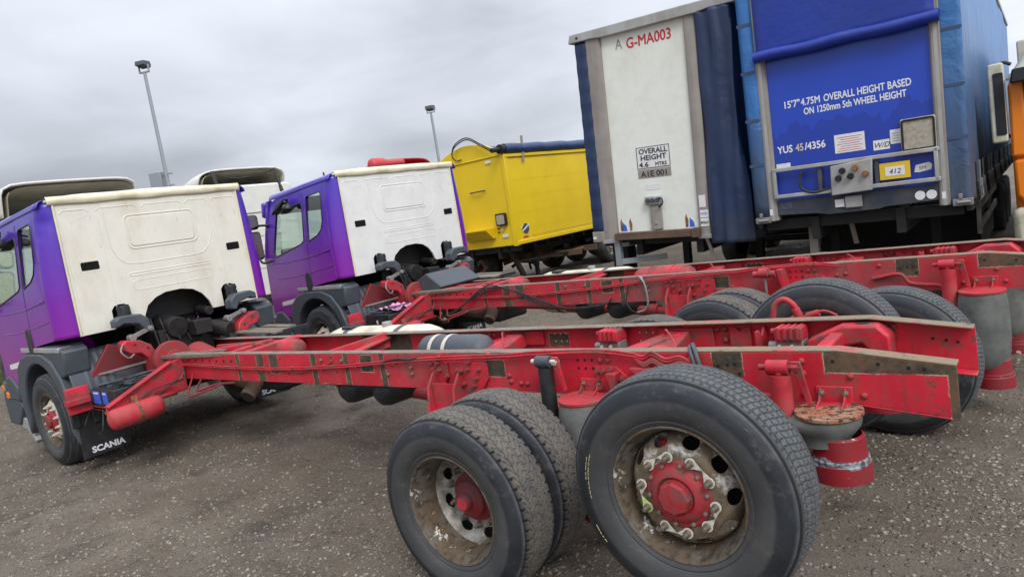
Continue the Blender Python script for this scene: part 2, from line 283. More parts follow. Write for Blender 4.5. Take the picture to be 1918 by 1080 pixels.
# ---------------------------------------------------------------- mesh helpers
class MB:
    def __init__(s): s.v = []; s.f = []
    def add(s, v, f):
        o = len(s.v); s.v += [tuple(p) for p in v]; s.f += [tuple(i+o for i in q) for q in f]; return s
    def box(s, a, b, m=None):
        (x0, y0, z0), (x1, y1, z1) = a, b
        v = [(x0, y0, z0), (x1, y0, z0), (x1, y1, z0), (x0, y1, z0), (x0, y0, z1), (x1, y0, z1), (x1, y1, z1), (x0, y1, z1)]
        if m: v = [tuple(m @ Vector(p)) for p in v]
        return s.add(v, [(3, 2, 1, 0), (4, 5, 6, 7), (0, 1, 5, 4), (1, 2, 6, 5), (2, 3, 7, 6), (3, 0, 4, 7)])
    def cbox(s, c, d, rot=(0, 0, 0)):
        from mathutils import Euler
        m = Matrix.Translation(c) @ Euler(rot).to_matrix().to_4x4()
        return s.box((-d[0]/2, -d[1]/2, -d[2]/2), (d[0]/2, d[1]/2, d[2]/2), m)
    def beam(s, p0, p1, wd, ht, up=(0, 0, 1)):
        p0, p1 = Vector(p0), Vector(p1); d = (p1-p0); L = d.length; d.normalize(); u = Vector(up); sd_ = d.cross(u)
        if sd_.length < 1e-4: sd_ = d.cross(Vector((1, 0, 0)))
        sd_.normalize(); u = sd_.cross(d)
        m = Matrix(((d.x, sd_.x, u.x, p0.x), (d.y, sd_.y, u.y, p0.y), (d.z, sd_.z, u.z, p0.z), (0, 0, 0, 1)))
        return s.box((0, -wd/2, -ht/2), (L, wd/2, ht/2), m)
    def cyl(s, p0, p1, r0, r1=None, n=16, cap=True):
        r1 = r0 if r1 is None else r1
        p0, p1 = Vector(p0), Vector(p1); d = (p1-p0).normalized(); a = d.orthogonal().normalized(); b = d.cross(a)
        v = []
        for p, r in ((p0, r0), (p1, r1)):
            v += [p + a*r*math.cos(2*PI*i/n) + b*r*math.sin(2*PI*i/n) for i in range(n)]
        f = [(i, (i+1) % n, n+(i+1) % n, n+i) for i in range(n)]
        if cap: f += [tuple(range(n-1, -1, -1)), tuple(range(n, 2*n))]
        return s.add(v, f)
    def lathe(s, prof, o, ax, n=32, closed=False):
        o = Vector(o); d = Vector(ax).normalized(); a = d.orthogonal().normalized(); b = d.cross(a); v = []
        for r, h in prof:
            v += [o + d*h + a*r*math.cos(2*PI*i/n) + b*r*math.sin(2*PI*i/n) for i in range(n)]
        m = len(prof); f = []
        for j in range(m-1 if not closed else m):
            k2 = (j+1) % m
            f += [(j*n+i, j*n+(i+1) % n, k2*n+(i+1) % n, k2*n+i) for i in range(n)]
        return s.add(v, f)
    def tube(s, pts, r, n=8, cap=True):
        P = [Vector(p) for p in pts]; m = len(P); v = []; a = None
        for i, p in enumerate(P):
            t = (P[min(i+1, m-1)]-P[max(i-1, 0)]).normalized()
            a = t.orthogonal().normalized() if a is None else (a - t*a.dot(t)).normalized()
            b = t.cross(a); v += [p + a*r*math.cos(2*PI*q/n) + b*r*math.sin(2*PI*q/n) for q in range(n)]
        f = [(j*n+i, j*n+(i+1) % n, (j+1)*n+(i+1) % n, (j+1)*n+i) for j in range(m-1) for i in range(n)]
        if cap: f += [tuple(range(n-1, -1, -1)), tuple(range((m-1)*n, m*n))]
        return s.add(v, f)
    def prism(s, poly, ax, a, b):
        def P(u, w_, t): return {0: (t, u, w_), 1: (u, t, w_), 2: (u, w_, t)}[ax]
        n = len(poly); v = [P(*p, a) for p in poly]+[P(*p, b) for p in poly]
        return s.add(v, [tuple(range(n-1, -1, -1)), tuple(range(n, 2*n))]+[(i, (i+1) % n, n+(i+1) % n, n+i) for i in range(n)])
    def grid(s, fn, nu, nv):
        v = [fn(i/nu, j/nv) for j in range(nv+1) for i in range(nu+1)]
        return s.add(v, [(j*(nu+1)+i, j*(nu+1)+i+1, (j+1)*(nu+1)+i+1, (j+1)*(nu+1)+i) for j in range(nv) for i in range(nu)])
    def mesh(s, name, mat, smooth=None):
        me = bpy.data.meshes.new(name); me.from_pydata([tuple(p) for p in s.v], [], s.f)
        import bmesh
        bm = bmesh.new(); bm.from_mesh(me); bmesh.ops.recalc_face_normals(bm, faces=bm.faces); bm.to_mesh(me); bm.free()
        if mat: me.materials.append(M[mat] if isinstance(mat, str) else mat)
        if smooth: me.shade_smooth(); me.set_sharp_from_angle(angle=R(smooth))
        return me
    def build(s, name, mat, parent=None, bevel=0, smooth=None, solid=0):
        return ob(name, s.mesh(name, mat, smooth or (35 if bevel else None)), parent, bevel, solid)
def ob(name, me, parent=None, bevel=0, solid=0):
    o = bpy.data.objects.new(name, me); C.objects.link(o); o.parent = parent
    if solid: md = o.modifiers.new('thickness', 'SOLIDIFY'); md.thickness = solid; md.offset = 0
    if bevel:
        md = o.modifiers.new('bevel', 'BEVEL'); md.width = bevel; md.segments = 2; md.limit_method = 'ANGLE'; md.angle_limit = R(40)
    return o
def tag(o, label, cat, group=None, kind=None):
    o['label'] = label; o['category'] = cat
    if group: o['group'] = group
    if kind: o['kind'] = kind
    return o
def thing(name, label, cat, loc=(0, 0, 0), rot=(0, 0, 0), group=None):
    o = bpy.data.objects.new(name, None); C.objects.link(o); o.location = loc; o.rotation_euler = rot; o.empty_display_size = .2
    return tag(o, label, cat, group)
def spline(pts, n=8):
    P = [Vector(p) for p in pts]; P = [P[0]*2-P[1]]+P+[P[-1]*2-P[-2]]; out = []
    for i in range(1, len(P)-2):
        for k_ in range(n):
            t = k_/n; a, b, c_, d = P[i-1:i+3]
            out.append(.5*((2*b)+(-a+c_)*t+(2*a-5*b+4*c_-d)*t*t+(-a+3*b-3*c_+d)*t**3))
    out.append(P[-2]); return out
def rrect(x0, z0, x1, z1, r, n=5):
    out = []
    for cx_, cz_, a0 in ((x1-r, z1-r, 0), (x0+r, z1-r, 90), (x0+r, z0+r, 180), (x1-r, z0+r, 270)):
        for i in range(n+1):
            a = R(a0+90*i/n); out.append((cx_+r*math.cos(a), cz_+r*math.sin(a)))
    return out
def plate_mesh(name, outer, holes, th, mat, fn=None, bevel=0.):
    """filled outline with holes, given thickness; fn maps (u, v, t) to a point"""
    cu = bpy.data.curves.new('tmp', 'CURVE'); cu.dimensions = '2D'; cu.fill_mode = 'BOTH'; cu.extrude = th/2; cu.bevel_depth = bevel; cu.bevel_resolution = 1
    for lp in [outer]+list(holes):
        sp = cu.splines.new('POLY'); sp.points.add(len(lp)-1); sp.use_cyclic_u = True
        for p, q in zip(sp.points, lp): p.co = (q[0], q[1], 0, 1)
    t = bpy.data.objects.new('tmp', cu); me = bpy.data.meshes.new_from_object(t); bpy.data.objects.remove(t); bpy.data.curves.remove(cu)
    me.name = name
    for v in me.vertices:
        u, w_, t_ = v.co
        v.co = fn(u, w_, t_) if fn else (u, w_, t_)
    import bmesh
    bm = bmesh.new(); bm.from_mesh(me); bmesh.ops.remove_doubles(bm, verts=bm.verts, dist=1e-5); bmesh.ops.recalc_face_normals(bm, faces=bm.faces); bm.to_mesh(me); bm.free()
    me.materials.clear(); me.materials.append(M[mat]); me.shade_smooth(); me.set_sharp_from_angle(angle=R(30)); return me
def text(s_, size, mat, parent, loc, rot=(PI/2, 0, 0), bold=0., name='lettering', align='LEFT', sx=1., ex=.001, shear=0, heavy=0.):
    cu = bpy.data.curves.new('tmp', 'FONT'); cu.body = s_; cu.size = size; cu.extrude = ex; cu.offset = bold; cu.align_x = align; cu.shear = shear; cu.resolution_u = 3
    t = bpy.data.objects.new('tmp', cu); me = bpy.data.meshes.new_from_object(t); bpy.data.objects.remove(t); bpy.data.curves.remove(cu)
    if heavy:   # thicken the strokes: the same outlines side by side
        vs = [v.co.copy() for v in me.vertices]; fs = [tuple(p.vertices) for p in me.polygons]; mb = MB()
        for i, (dx, dz) in enumerate(((0, 0), (1, .25), (.5, 1), (0.2, -.6))): mb.add([(v.x+dx*heavy, v.y+dz*heavy*.6, v.z+i*.0002) for v in vs], fs)
        me2 = bpy.data.meshes.new(name); me2.from_pydata(mb.v, [], mb.f); bpy.data.meshes.remove(me); me = me2
    me.name = name; me.materials.clear(); me.materials.append(M[mat])
    o = ob(name, me, parent); o.location = loc; o.rotation_euler = rot; o.scale = (sx, 1, 1); return o

# ---------------------------------------------------------------- ground
def gh(x, y): return 0.0
g = MB(); g.add([(-400, -400, 0), (400, -400, 0), (400, 400, 0), (-400, 400, 0)], [(0, 1, 2, 3)])
go = g.build('ground', 'ground'); go['kind'] = 'structure'
# loose stones pressed in the yard surface
def stones():
    base = np.array([(1, 0, 0), (-1, 0, 0), (0, 1, 0), (0, -1, 0), (0, 0, 1), (.6, .6, .55), (-.6, .5, .5), (-.55, -.6, .5), (.5, -.6, .6)], float)
    tri = [(4, 5, 6), (4, 6, 7), (4, 7, 8), (4, 8, 5), (0, 2, 5), (2, 6, 5), (2, 1, 6), (1, 7, 6), (1, 3, 7), (3, 8, 7), (3, 0, 8), (0, 5, 8)]
    n = 98000
    rr = 1.2*np.exp(rng.random(n)*math.log(34/1.2)); az = CAM['yaw'] + (rng.random(n)-.5)*1.7
    X = CAM['x']+rr*np.sin(az); Y = CAM['y']+rr*np.cos(az)
    dens = .5+.25*np.sin(X*1.3+2*np.sin(Y*.9))+.25*np.sin(Y*2.1+1.7*np.sin(X*1.7)); keep = rng.random(n) < .25+.75*dens; X, Y, rr = X[keep], Y[keep], rr[keep]; n = len(X)
    S = (.0055+.0115*rng.random(n)**2.0)*(.85+rr*.085); S = np.minimum(S, .028); big = rng.random(n) < .022; S[big] = .011+.016*rng.random(big.sum())**2
    th = rng.random(n)*2*PI; fl = .35+.4*rng.random(n); el = .45+.5*rng.random(n)
    V = np.repeat(base[None], n, 0)*(1+.3*(rng.random((n, 9, 1))-.5))
    V[:, :, 0] *= S[:, None]; V[:, :, 1] *= (S*el)[:, None]; V[:, :, 2] *= (S*fl)[:, None]
    cx_, sx_ = np.cos(th)[:, None], np.sin(th)[:, None]
    x = V[:, :, 0]*cx_-V[:, :, 1]*sx_+X[:, None]; y = V[:, :, 0]*sx_+V[:, :, 1]*cx_+Y[:, None]
    P = np.stack([x, y, V[:, :, 2]-.001], -1).reshape(-1, 3)
    F = (np.array(tri)[None]+9*np.arange(n)[:, None, None]).reshape(-1, 3)
    me = bpy.data.meshes.new('loose_stones'); me.vertices.add(len(P)); me.vertices.foreach_set('co', P.ravel().astype('f'))
    me.loops.add(F.size); me.loops.foreach_set('vertex_index', F.ravel().astype('i')); me.polygons.add(len(F))
    me.polygons.foreach_set('loop_start', np.arange(0, F.size, 3).astype('i')); me.polygons.foreach_set('loop_total', np.full(len(F), 3, 'i')); me.update(); me.validate()
    me.materials.append(M['stone']); o = ob('loose_stones', me); tag(o, 'small pale stones scattered over the brown gravel yard', 'stones', kind='stuff')
stones()
def grass():
    mb = MB()
    for i in range(26000):
        x = -17.5-rng.random()*12; y = -2.5+rng.random()*7.5-(x+20)*.1
        if x > -18.6+1.0*math.sin(y*1.7): continue
        if rng.random() > .35+.65*abs(math.sin(x*1.9+y*2.3)): continue
        h = .06+.16*rng.random(); a = rng.random()*6.28; dx, dy = .02*math.cos(a), .02*math.sin(a); lx, ly = (rng.random()-.5)*.12, (rng.random()-.5)*.12
        mb.add([(x-dx, y-dy, 0), (x+dx, y+dy, 0), (x+lx, y+ly, h)], [(0, 1, 2)])
    o = mb.build('rough_grass', 'grass'); tag(o, 'rough weedy grass at the far left edge of the yard', 'grass', kind='stuff')
grass()
# ---------------------------------------------------------------- wheels (axis along y, outer face towards -y, centre at the origin's outer rim plane)
TR = .522
def tyre_mesh(name, kind, nA=720, W=.275, tread='tread'):
    if kind == 'rib': nA = 1100
    side = [(.292, .012), (.300, .0), (.312, -.006), (.325, -.013), (.331, -.011), (.345, -.022), (.37, -.031), (.40, -.036), (.425, -.035), (.45, -.030), (.47, -.021), (.486, -.010), (.498, -.001)]
    nt = 44; a0, a1 = .006, W-.036
    crown = [(.509+.013*(1-abs(2*i/nt-1)**2.6), a0+(a1-a0)*i/nt) for i in range(nt+1)]
    back = [(r, (W-.03)-h) for r, h in side[::-1]]
    prof = side+crown+back; m = len(prof); ns = len(side)
    th = np.arange(nA)/nA*2*PI
    r = np.array([p[0] for p in prof])[:, None]*np.ones(nA)[None]; h = np.array([p[1] for p in prof])[:, None]*np.ones(nA)[None]
    u = np.zeros(m); u[ns:ns+nt+1] = np.linspace(-1, 1, nt+1)
    U = u[:, None]*np.ones(nA)[None]; T = th[None]*np.ones(m)[:, None]
    dep = np.zeros((m, nA)); inn = np.zeros(m, bool); inn[ns:ns+nt+1] = True
    tri = lambda q: 2*np.abs(q-np.floor(q+.5))          # 0..1 triangle wave
    if kind == 'rib':
        for c_ in (-.72, -.36, 0, .36, .72):
            dep = np.maximum(dep, .012*(np.abs(U-c_-.035*(tri(T/(2*PI)*110)-.5)) < .034))
        for c0, c1 in ((-.66, -.42), (-.30, -.06), (.06, .30), (.42, .66)):
            q = (T/(2*PI)*110+U*1.1) % 1; dep = np.maximum(dep, .007*((q < .16) & (U > c0) & (U < c1)))
        q = (T/(2*PI)*90) % 1; dep = np.maximum(dep, .006*((q < .3) & (np.abs(np.abs(U)-.83) < .05)))
    else:
        for c_ in (-.56, -.0, .56):
            dep = np.maximum(dep, .008*(np.abs(U-c_-.10*(tri(T/(2*PI)*45+c_)-.5)) < .028))
        q = (T/(2*PI)*72+.55*np.sin(U*9)+.25*np.sign(U)) % 1; dep = np.maximum(dep, .007*((q < .11) & (np.abs(U) < .86)))
        q = (T/(2*PI)*60+.5) % 1; dep = np.maximum(dep, .010*((q < .18) & (np.abs(U) > .86)))
    dep[~inn] = 0; r = r-dep
    x = r*np.cos(T); z = r*np.sin(T)
    P = np.stack([x, h, z], -1).reshape(-1, 3)
    j = np.arange(m-1)[:, None]; i = np.arange(nA)[None]; i2 = (i+1) % nA
    F = np.stack([j*nA+i+0*i2, (j+1)*nA+i, (j+1)*nA+i2, j*nA+i2+0*i], -1).reshape(-1, 4)
    me = bpy.data.meshes.new(name); me.vertices.add(len(P)); me.vertices.foreach_set('co', P.ravel().astype('f'))
    me.loops.add(F.size); me.loops.foreach_set('vertex_index', F.ravel().astype('i')); me.polygons.add(len(F))
    me.polygons.foreach_set('loop_start', np.arange(0, F.size, 4).astype('i')); me.polygons.foreach_set('loop_total', np.full(len(F), 4, 'i'))
    mi = np.zeros((m-1, nA), 'i'); mi[ns-1:ns+nt+1] = 1; me.polygons.foreach_set('material_index', mi.ravel())
    me.materials.append(M['tyre']); me.materials.append(M[tread]); me.update(); me.shade_smooth(); me.set_sharp_from_angle(angle=R(32)); return me
def lathe_y(prof, mat, n=64, name='m', smooth=30): return MB().lathe([(r, a) for r, a in prof], (0, 0, 0), (0, 1, 0), n).mesh(name, mat, smooth)
def holed_disc(prof_in, fz, r0, r1, hr, ha, hb, mat, nh=10, r_in=.1):
    """dished disc: fz(r) is its depth; ring r0..r1 carries nh oval hand holes"""
    mb = MB()
    for s_ in range(nh):
        c0 = 2*PI*(s_+.5)/nh; rings = []
        # 16-point rectangle boundary, matching hole outline
        def rect(i):
            e = 4
            sd_, t = divmod(i, e); t /= e; A = PI/nh
            if sd_ == 0: return (r1, -A+2*A*t)
            if sd_ == 1: return (r1+(r0-r1)*t, A)
            if sd_ == 2: return (r0, A-2*A*t)
            return (r0+(r1-r0)*t, -A)
        for ring in range(4):
            pts = []
            for i in range(16):
                rr, aa = rect(i); ph = math.atan2(aa*hr/ha, (rr-hr)/hb); hx = hr+hb*math.cos(ph); hy = ha*math.sin(ph)/hr
                t = ring/3; t = 1-t; R_ = hx+(rr-hx)*t; A_ = hy+(aa-hy)*t
                pts.append((R_*math.cos(c0+A_), fz(R_)+(.012 if ring == 3 else 0), R_*math.sin(c0+A_)))
            rings.append(pts)
        v = sum(rings, []); f = [(k_*16+i, k_*16+(i+1) % 16, (k_+1)*16+(i+1) % 16, (k_+1)*16+i) for k_ in range(3) for i in range(16)]
        mb.add(v, f)
    n = nh*4; off = 2*PI*(-.5+.5)/nh
    rs = [r0, r0*.9+r_in*.1, r0*.75+r_in*.25, r0*.4+r_in*.6, r_in]; v = []
    for rr in rs: v += [(rr*math.cos(off+2*PI*i/n), fz(rr), rr*math.sin(off+2*PI*i/n)) for i in range(n)]
    mb.add(v, [(j*n+i, j*n+(i+1) % n, (j+1)*n+(i+1) % n, (j+1)*n+i) for j in range(len(rs)-1) for i in range(n)])
    me = mb.mesh('disc', mat)
    import bmesh
    bm = bmesh.new(); bm.from_mesh(me); bmesh.ops.remove_doubles(bm, verts=bm.verts, dist=.0004); bmesh.ops.recalc_face_normals(bm, faces=bm.faces); bm.to_mesh(me); bm.free()
    me.shade_smooth(); me.set_sharp_from_angle(angle=R(40)); return me
WM = {}
WM['tyre_rib'] = tyre_mesh('tyre_rib', 'rib'); WM['tyre_drive'] = tyre_mesh('tyre_drive', 'block', tread='tread_dusty')
WM['barrel'] = lathe_y([(.304, .004), (.306, -.002), (.302, -.008), (.296, -.006), (.291, .004), (.289, .014), (.284, .022), (.277, .035), (.270, .055), (.262, .085), (.2575, .12), (.2575, .19), (.27, .215), (.284, .225), (.290, .235), (.302, .238)], 'barrel', 72, 'rim_barrel')
def fz_out(r):   # convex disc of a steering wheel
    P = [(.08, .018), (.19, .018), (.210, .026), (.232, .050), (.248, .085), (.2575, .12)]
    for (a, b), (c_, d) in zip(P, P[1:]):
        if r <= c_: t = max(0, (r-a)/(c_-a)); return b+(d-b)*t
    return P[-1][1]
def fz_in(r):    # deep dish of a twin wheel
    P = [(.08, .205), (.185, .205), (.20, .198), (.235, .186), (.246, .17), (.2575, .15)]
    for (a, b), (c_, d) in zip(P, P[1:]):
        if r <= c_: t = max(0, (r-a)/(c_-a)); return b+(d-b)*t
    return P[-1][1]
WM['disc_out'] = holed_disc(None, fz_out, .196, .2565, .226, .036, .022, 'disc', 10, .10)
WM['disc_in'] = holed_disc(None, fz_in, .178, .2565, .214, .042, .027, 'disc_silver', 8, .10)
WM['hub_out'] = MB().lathe([(.150, .022), (.150, .018), (.143, .012), (.128, .010), (.116, -.004), (.098, -.016), (.088, -.018), (.076, -.004), (.074, -.010), (0.068, -.012)], (0, 0, 0), (0, 1, 0), 48).lathe([(.072, -.004), (.072, -.034), (.064, -.046), (.02, -.050), (0.0005, -.051)], (0, 0, 0), (0, 1, 0), 8).mesh('hub_out', 'red_hub', 28)
WM['hub_in'] = MB().lathe([(.140, .205), (.138, .185), (.120, .178), (.105, .165), (.100, .150), (.060, .138), (.048, .13), (.046, .10), (.042, .095), (.0005, .095)], (0, 0, 0), (0, 1, 0), 40).mesh('hub_in', 'red_dark', 35)
WM['cap_in'] = MB().cyl((0, .095, 0), (0, .090, 0), .037, n=24).mesh('cap', 'red', 30)
def nut_mesh():
    m = MB().lathe([(.0205, 0), (.0205, -.004), (.0165, -.006)], (0, 0, 0), (0, 1, 0), 16).cyl((0, 0, 0), (0, -.026, 0), .0175, .0165, n=6).cyl((0, -.02, 0), (0, -.044, 0), .0105, n=10)
    return m.mesh('nut', 'nut', 30)
WM['nut'] = nut_mesh()
WM['bolt'] = MB().cyl((0, 0, 0), (0, -.012, 0), .0115, n=6).cyl((0, 0, 0), (0, -.017, 0), .007, n=8).mesh('hub_bolt', 'nut', 30)
def ind_mesh(mat):
    o = [(.027*math.cos(a), .027*math.sin(a)) for a in np.linspace(R(40), R(320), 20)]+[(.062, 0)]
    return plate_mesh('indicator', o, [[(.0185*math.cos(a), .0185*math.sin(a)) for a in np.linspace(0, 2*PI, 14)[:-1]]], .004, mat, lambda u, v, t: (u*.88, t-.006, v*.88))
WM['ind'] = ind_mesh('indicator'); WM['ind_lime'] = ind_mesh('indicator_lime')
WM['nut_pale'] = WM['nut'].copy(); WM['nut_pale'].materials.clear(); WM['nut_pale'].materials.append(M['indicator'])
DISC_CREAM = WM['disc_out'].copy(); DISC_CREAM.materials.clear(); DISC_CREAM.materials.append(grimy('cream_wheel_paint', (.58, .55, .42), (.22, .17, .11), .45, .7, .85, 9, .6))
def wheel(parent, kind, x, y, z, side, turn=0., spin=0., full=True):
    """side -1: outer face looks to -y. Rim mesh is the part; tyre, disc, hub, nuts are its sub-parts"""
    o = ob('wheel', WM['barrel'], parent); o.location = (x, y, z); o.rotation_euler = (0, 0, (PI if side > 0 else 0)+turn)
    def sub(nm, me, loc=(0, 0, 0), ry=0.):
        q = ob(nm, me, o); q.location = loc; q.rotation_euler = (0, ry, 0); return q
    sub('tyre', WM['tyre_drive' if kind in ('twin', 'inner') else 'tyre_rib'], ry=spin)
    if kind == 'inner': return o
    if kind == 'twin':
        sub('wheel_disc', WM['disc_in'], ry=spin); h = sub('hub', WM['hub_in']); sub('hub_cap', WM['cap_in'])
        if full:
            for i in range(10):
                a = 2*PI*i/10+spin+.2; sub('wheel_nut', WM['nut'], (.1675*math.cos(a), .205, .1675*math.sin(a)))
        return o
    sub('wheel_disc', DISC_CREAM if kind == 'front' else WM['disc_out'], ry=spin); h = sub('hub', WM['hub_out'])
    if not full: return o
    for i in range(10):
        a = 2*PI*(i+.25)/10+spin; sub('wheel_nut', WM['nut_pale' if kind == 'front' else 'nut'], (.1675*math.cos(a), .015, .1675*math.sin(a)))
        if kind != 'front' :
            # pointers face each other in pairs
            dr = 1 if i % 2 == 0 else -1
            px, pz = .1675*math.cos(a), .1675*math.sin(a)
            q = sub('nut_indicator', WM['ind_lime' if i == 5 else 'ind'], (px, .012, pz)); q.rotation_euler = (0, -(a+dr*PI/2), 0)
        a2 = 2*PI*(i+.7)/10+spin
        if kind != 'front': sub('hub_bolt', WM['bolt'], (.133*math.cos(a2), .013, .133*math.sin(a2)))
    return o

def chalk(parent, y, z0=0):
    # yellow crayon marks on a sidewall, drawn along arcs
    for j, (r, a0, a1) in enumerate(((.415, 158, 186), (.428, 160, 176), (.445, 204, 216))):
        rr = random.Random(j+int(y*100)); a = a0
        while a < a1:
            b = a+rr.uniform(1.2, 2.6); MB().tube([(r*math.cos(R(t_)), y-.001+rr.uniform(-.0005, .0005), r*math.sin(R(t_))+rr.uniform(-.003, .003)) for t_ in np.linspace(a, b, 4)], .0018, 4).build('chalk_mark', 'chalk', parent); a = b+rr.uniform(.4, 1.2)
M['chalk'] = plain('yellow_chalk', (.42, .38, .20), .9)
# ---------------------------------------------------------------- rigid truck chassis with sleeper cab
WEB = .385; HT = .265
def zt(x):
    z = 1.1288+.009*x
    return z-.066*max(0, (x+.47)/.47)
def zb(x):
    z = 1.1288+.009*x-HT
    return z-.051*max(0, (x+.40)/.40)
def splay(x): return WEB + (max(0, -x-6.4)/3.2)**1.3*.10
BOLT = MB().lathe([(.0165, 0), (.0165, -.004), (.013, -.011), (.006, -.015), (.0005, -.016)], (0, 0, 0), (0, 1, 0), 10).mesh('dome_bolt', 'red', 50)
HEX = MB().cyl((0, 0, 0), (0, -.016, 0), .0145, n=6).cyl((0, -.014, 0), (0, -.028, 0), .008, n=8).mesh('hex_bolt', 'red', 30)
HEXR = HEX.copy(); HEXR.materials.clear(); HEXR.materials.append(M['nut'])
HOLE = MB().cyl((0, 0, 0), (0, -.0015, 0), .0085, n=12).mesh('bolt_hole', 'black')
HOLE_PALE = MB().cyl((0, 0, 0), (0, -.0015, 0), .0085, n=12).mesh('bolt_hole', 'indicator')
def put(parent, nm, me, loc, rot=(0, 0, 0), s_=1.):
    o = ob(nm, me, parent); o.location = loc; o.rotation_euler = rot
    if s_ != 1: o.scale = (s_,)*3
    return o
def channel(s_, name_mat, parent):
    xs = [0, -.1, -.2, -.3, -.40, -.47]+[-.8-.4*i for i in range(23)]
    T = .009; mb = MB()
    def sec(x, which):
        y0 = s_*splay(x); i_ = -s_
        if which == 'web': return [(y0, zt(x)-T), (y0+i_*T, zt(x)-T), (y0+i_*T, zb(x)+T), (y0, zb(x)+T)]
        if which == 'low': return [(y0, zb(x)), (y0, zb(x)+T), (y0+i_*.088, zb(x)+T), (y0+i_*.088, zb(x))]
        return [(y0, zt(x)-T), (y0, zt(x)), (y0+i_*.088, zt(x)), (y0+i_*.088, zt(x)-T)]
    def sweep(which):
        q = MB(); v = []
        for x in xs: v += [(x, a, b) for a, b in sec(x, which)]
        f = [(j*4+i, j*4+(i+1) % 4, (j+1)*4+(i+1) % 4, (j+1)*4+i) for j in range(len(xs)-1) for i in range(4)]+[(0, 1, 2, 3), tuple(len(xs)*4-4+i for i in (3, 2, 1, 0))]
        q.add(v, f); return q
    wb = sweep('web'); lo = sweep('low'); wb.add(lo.v, lo.f)
    web = wb.build('frame_rail', name_mat, parent, bevel=.003); fl = sweep('top').build('rail_flange', 'flange', web, bevel=.003)
    return web

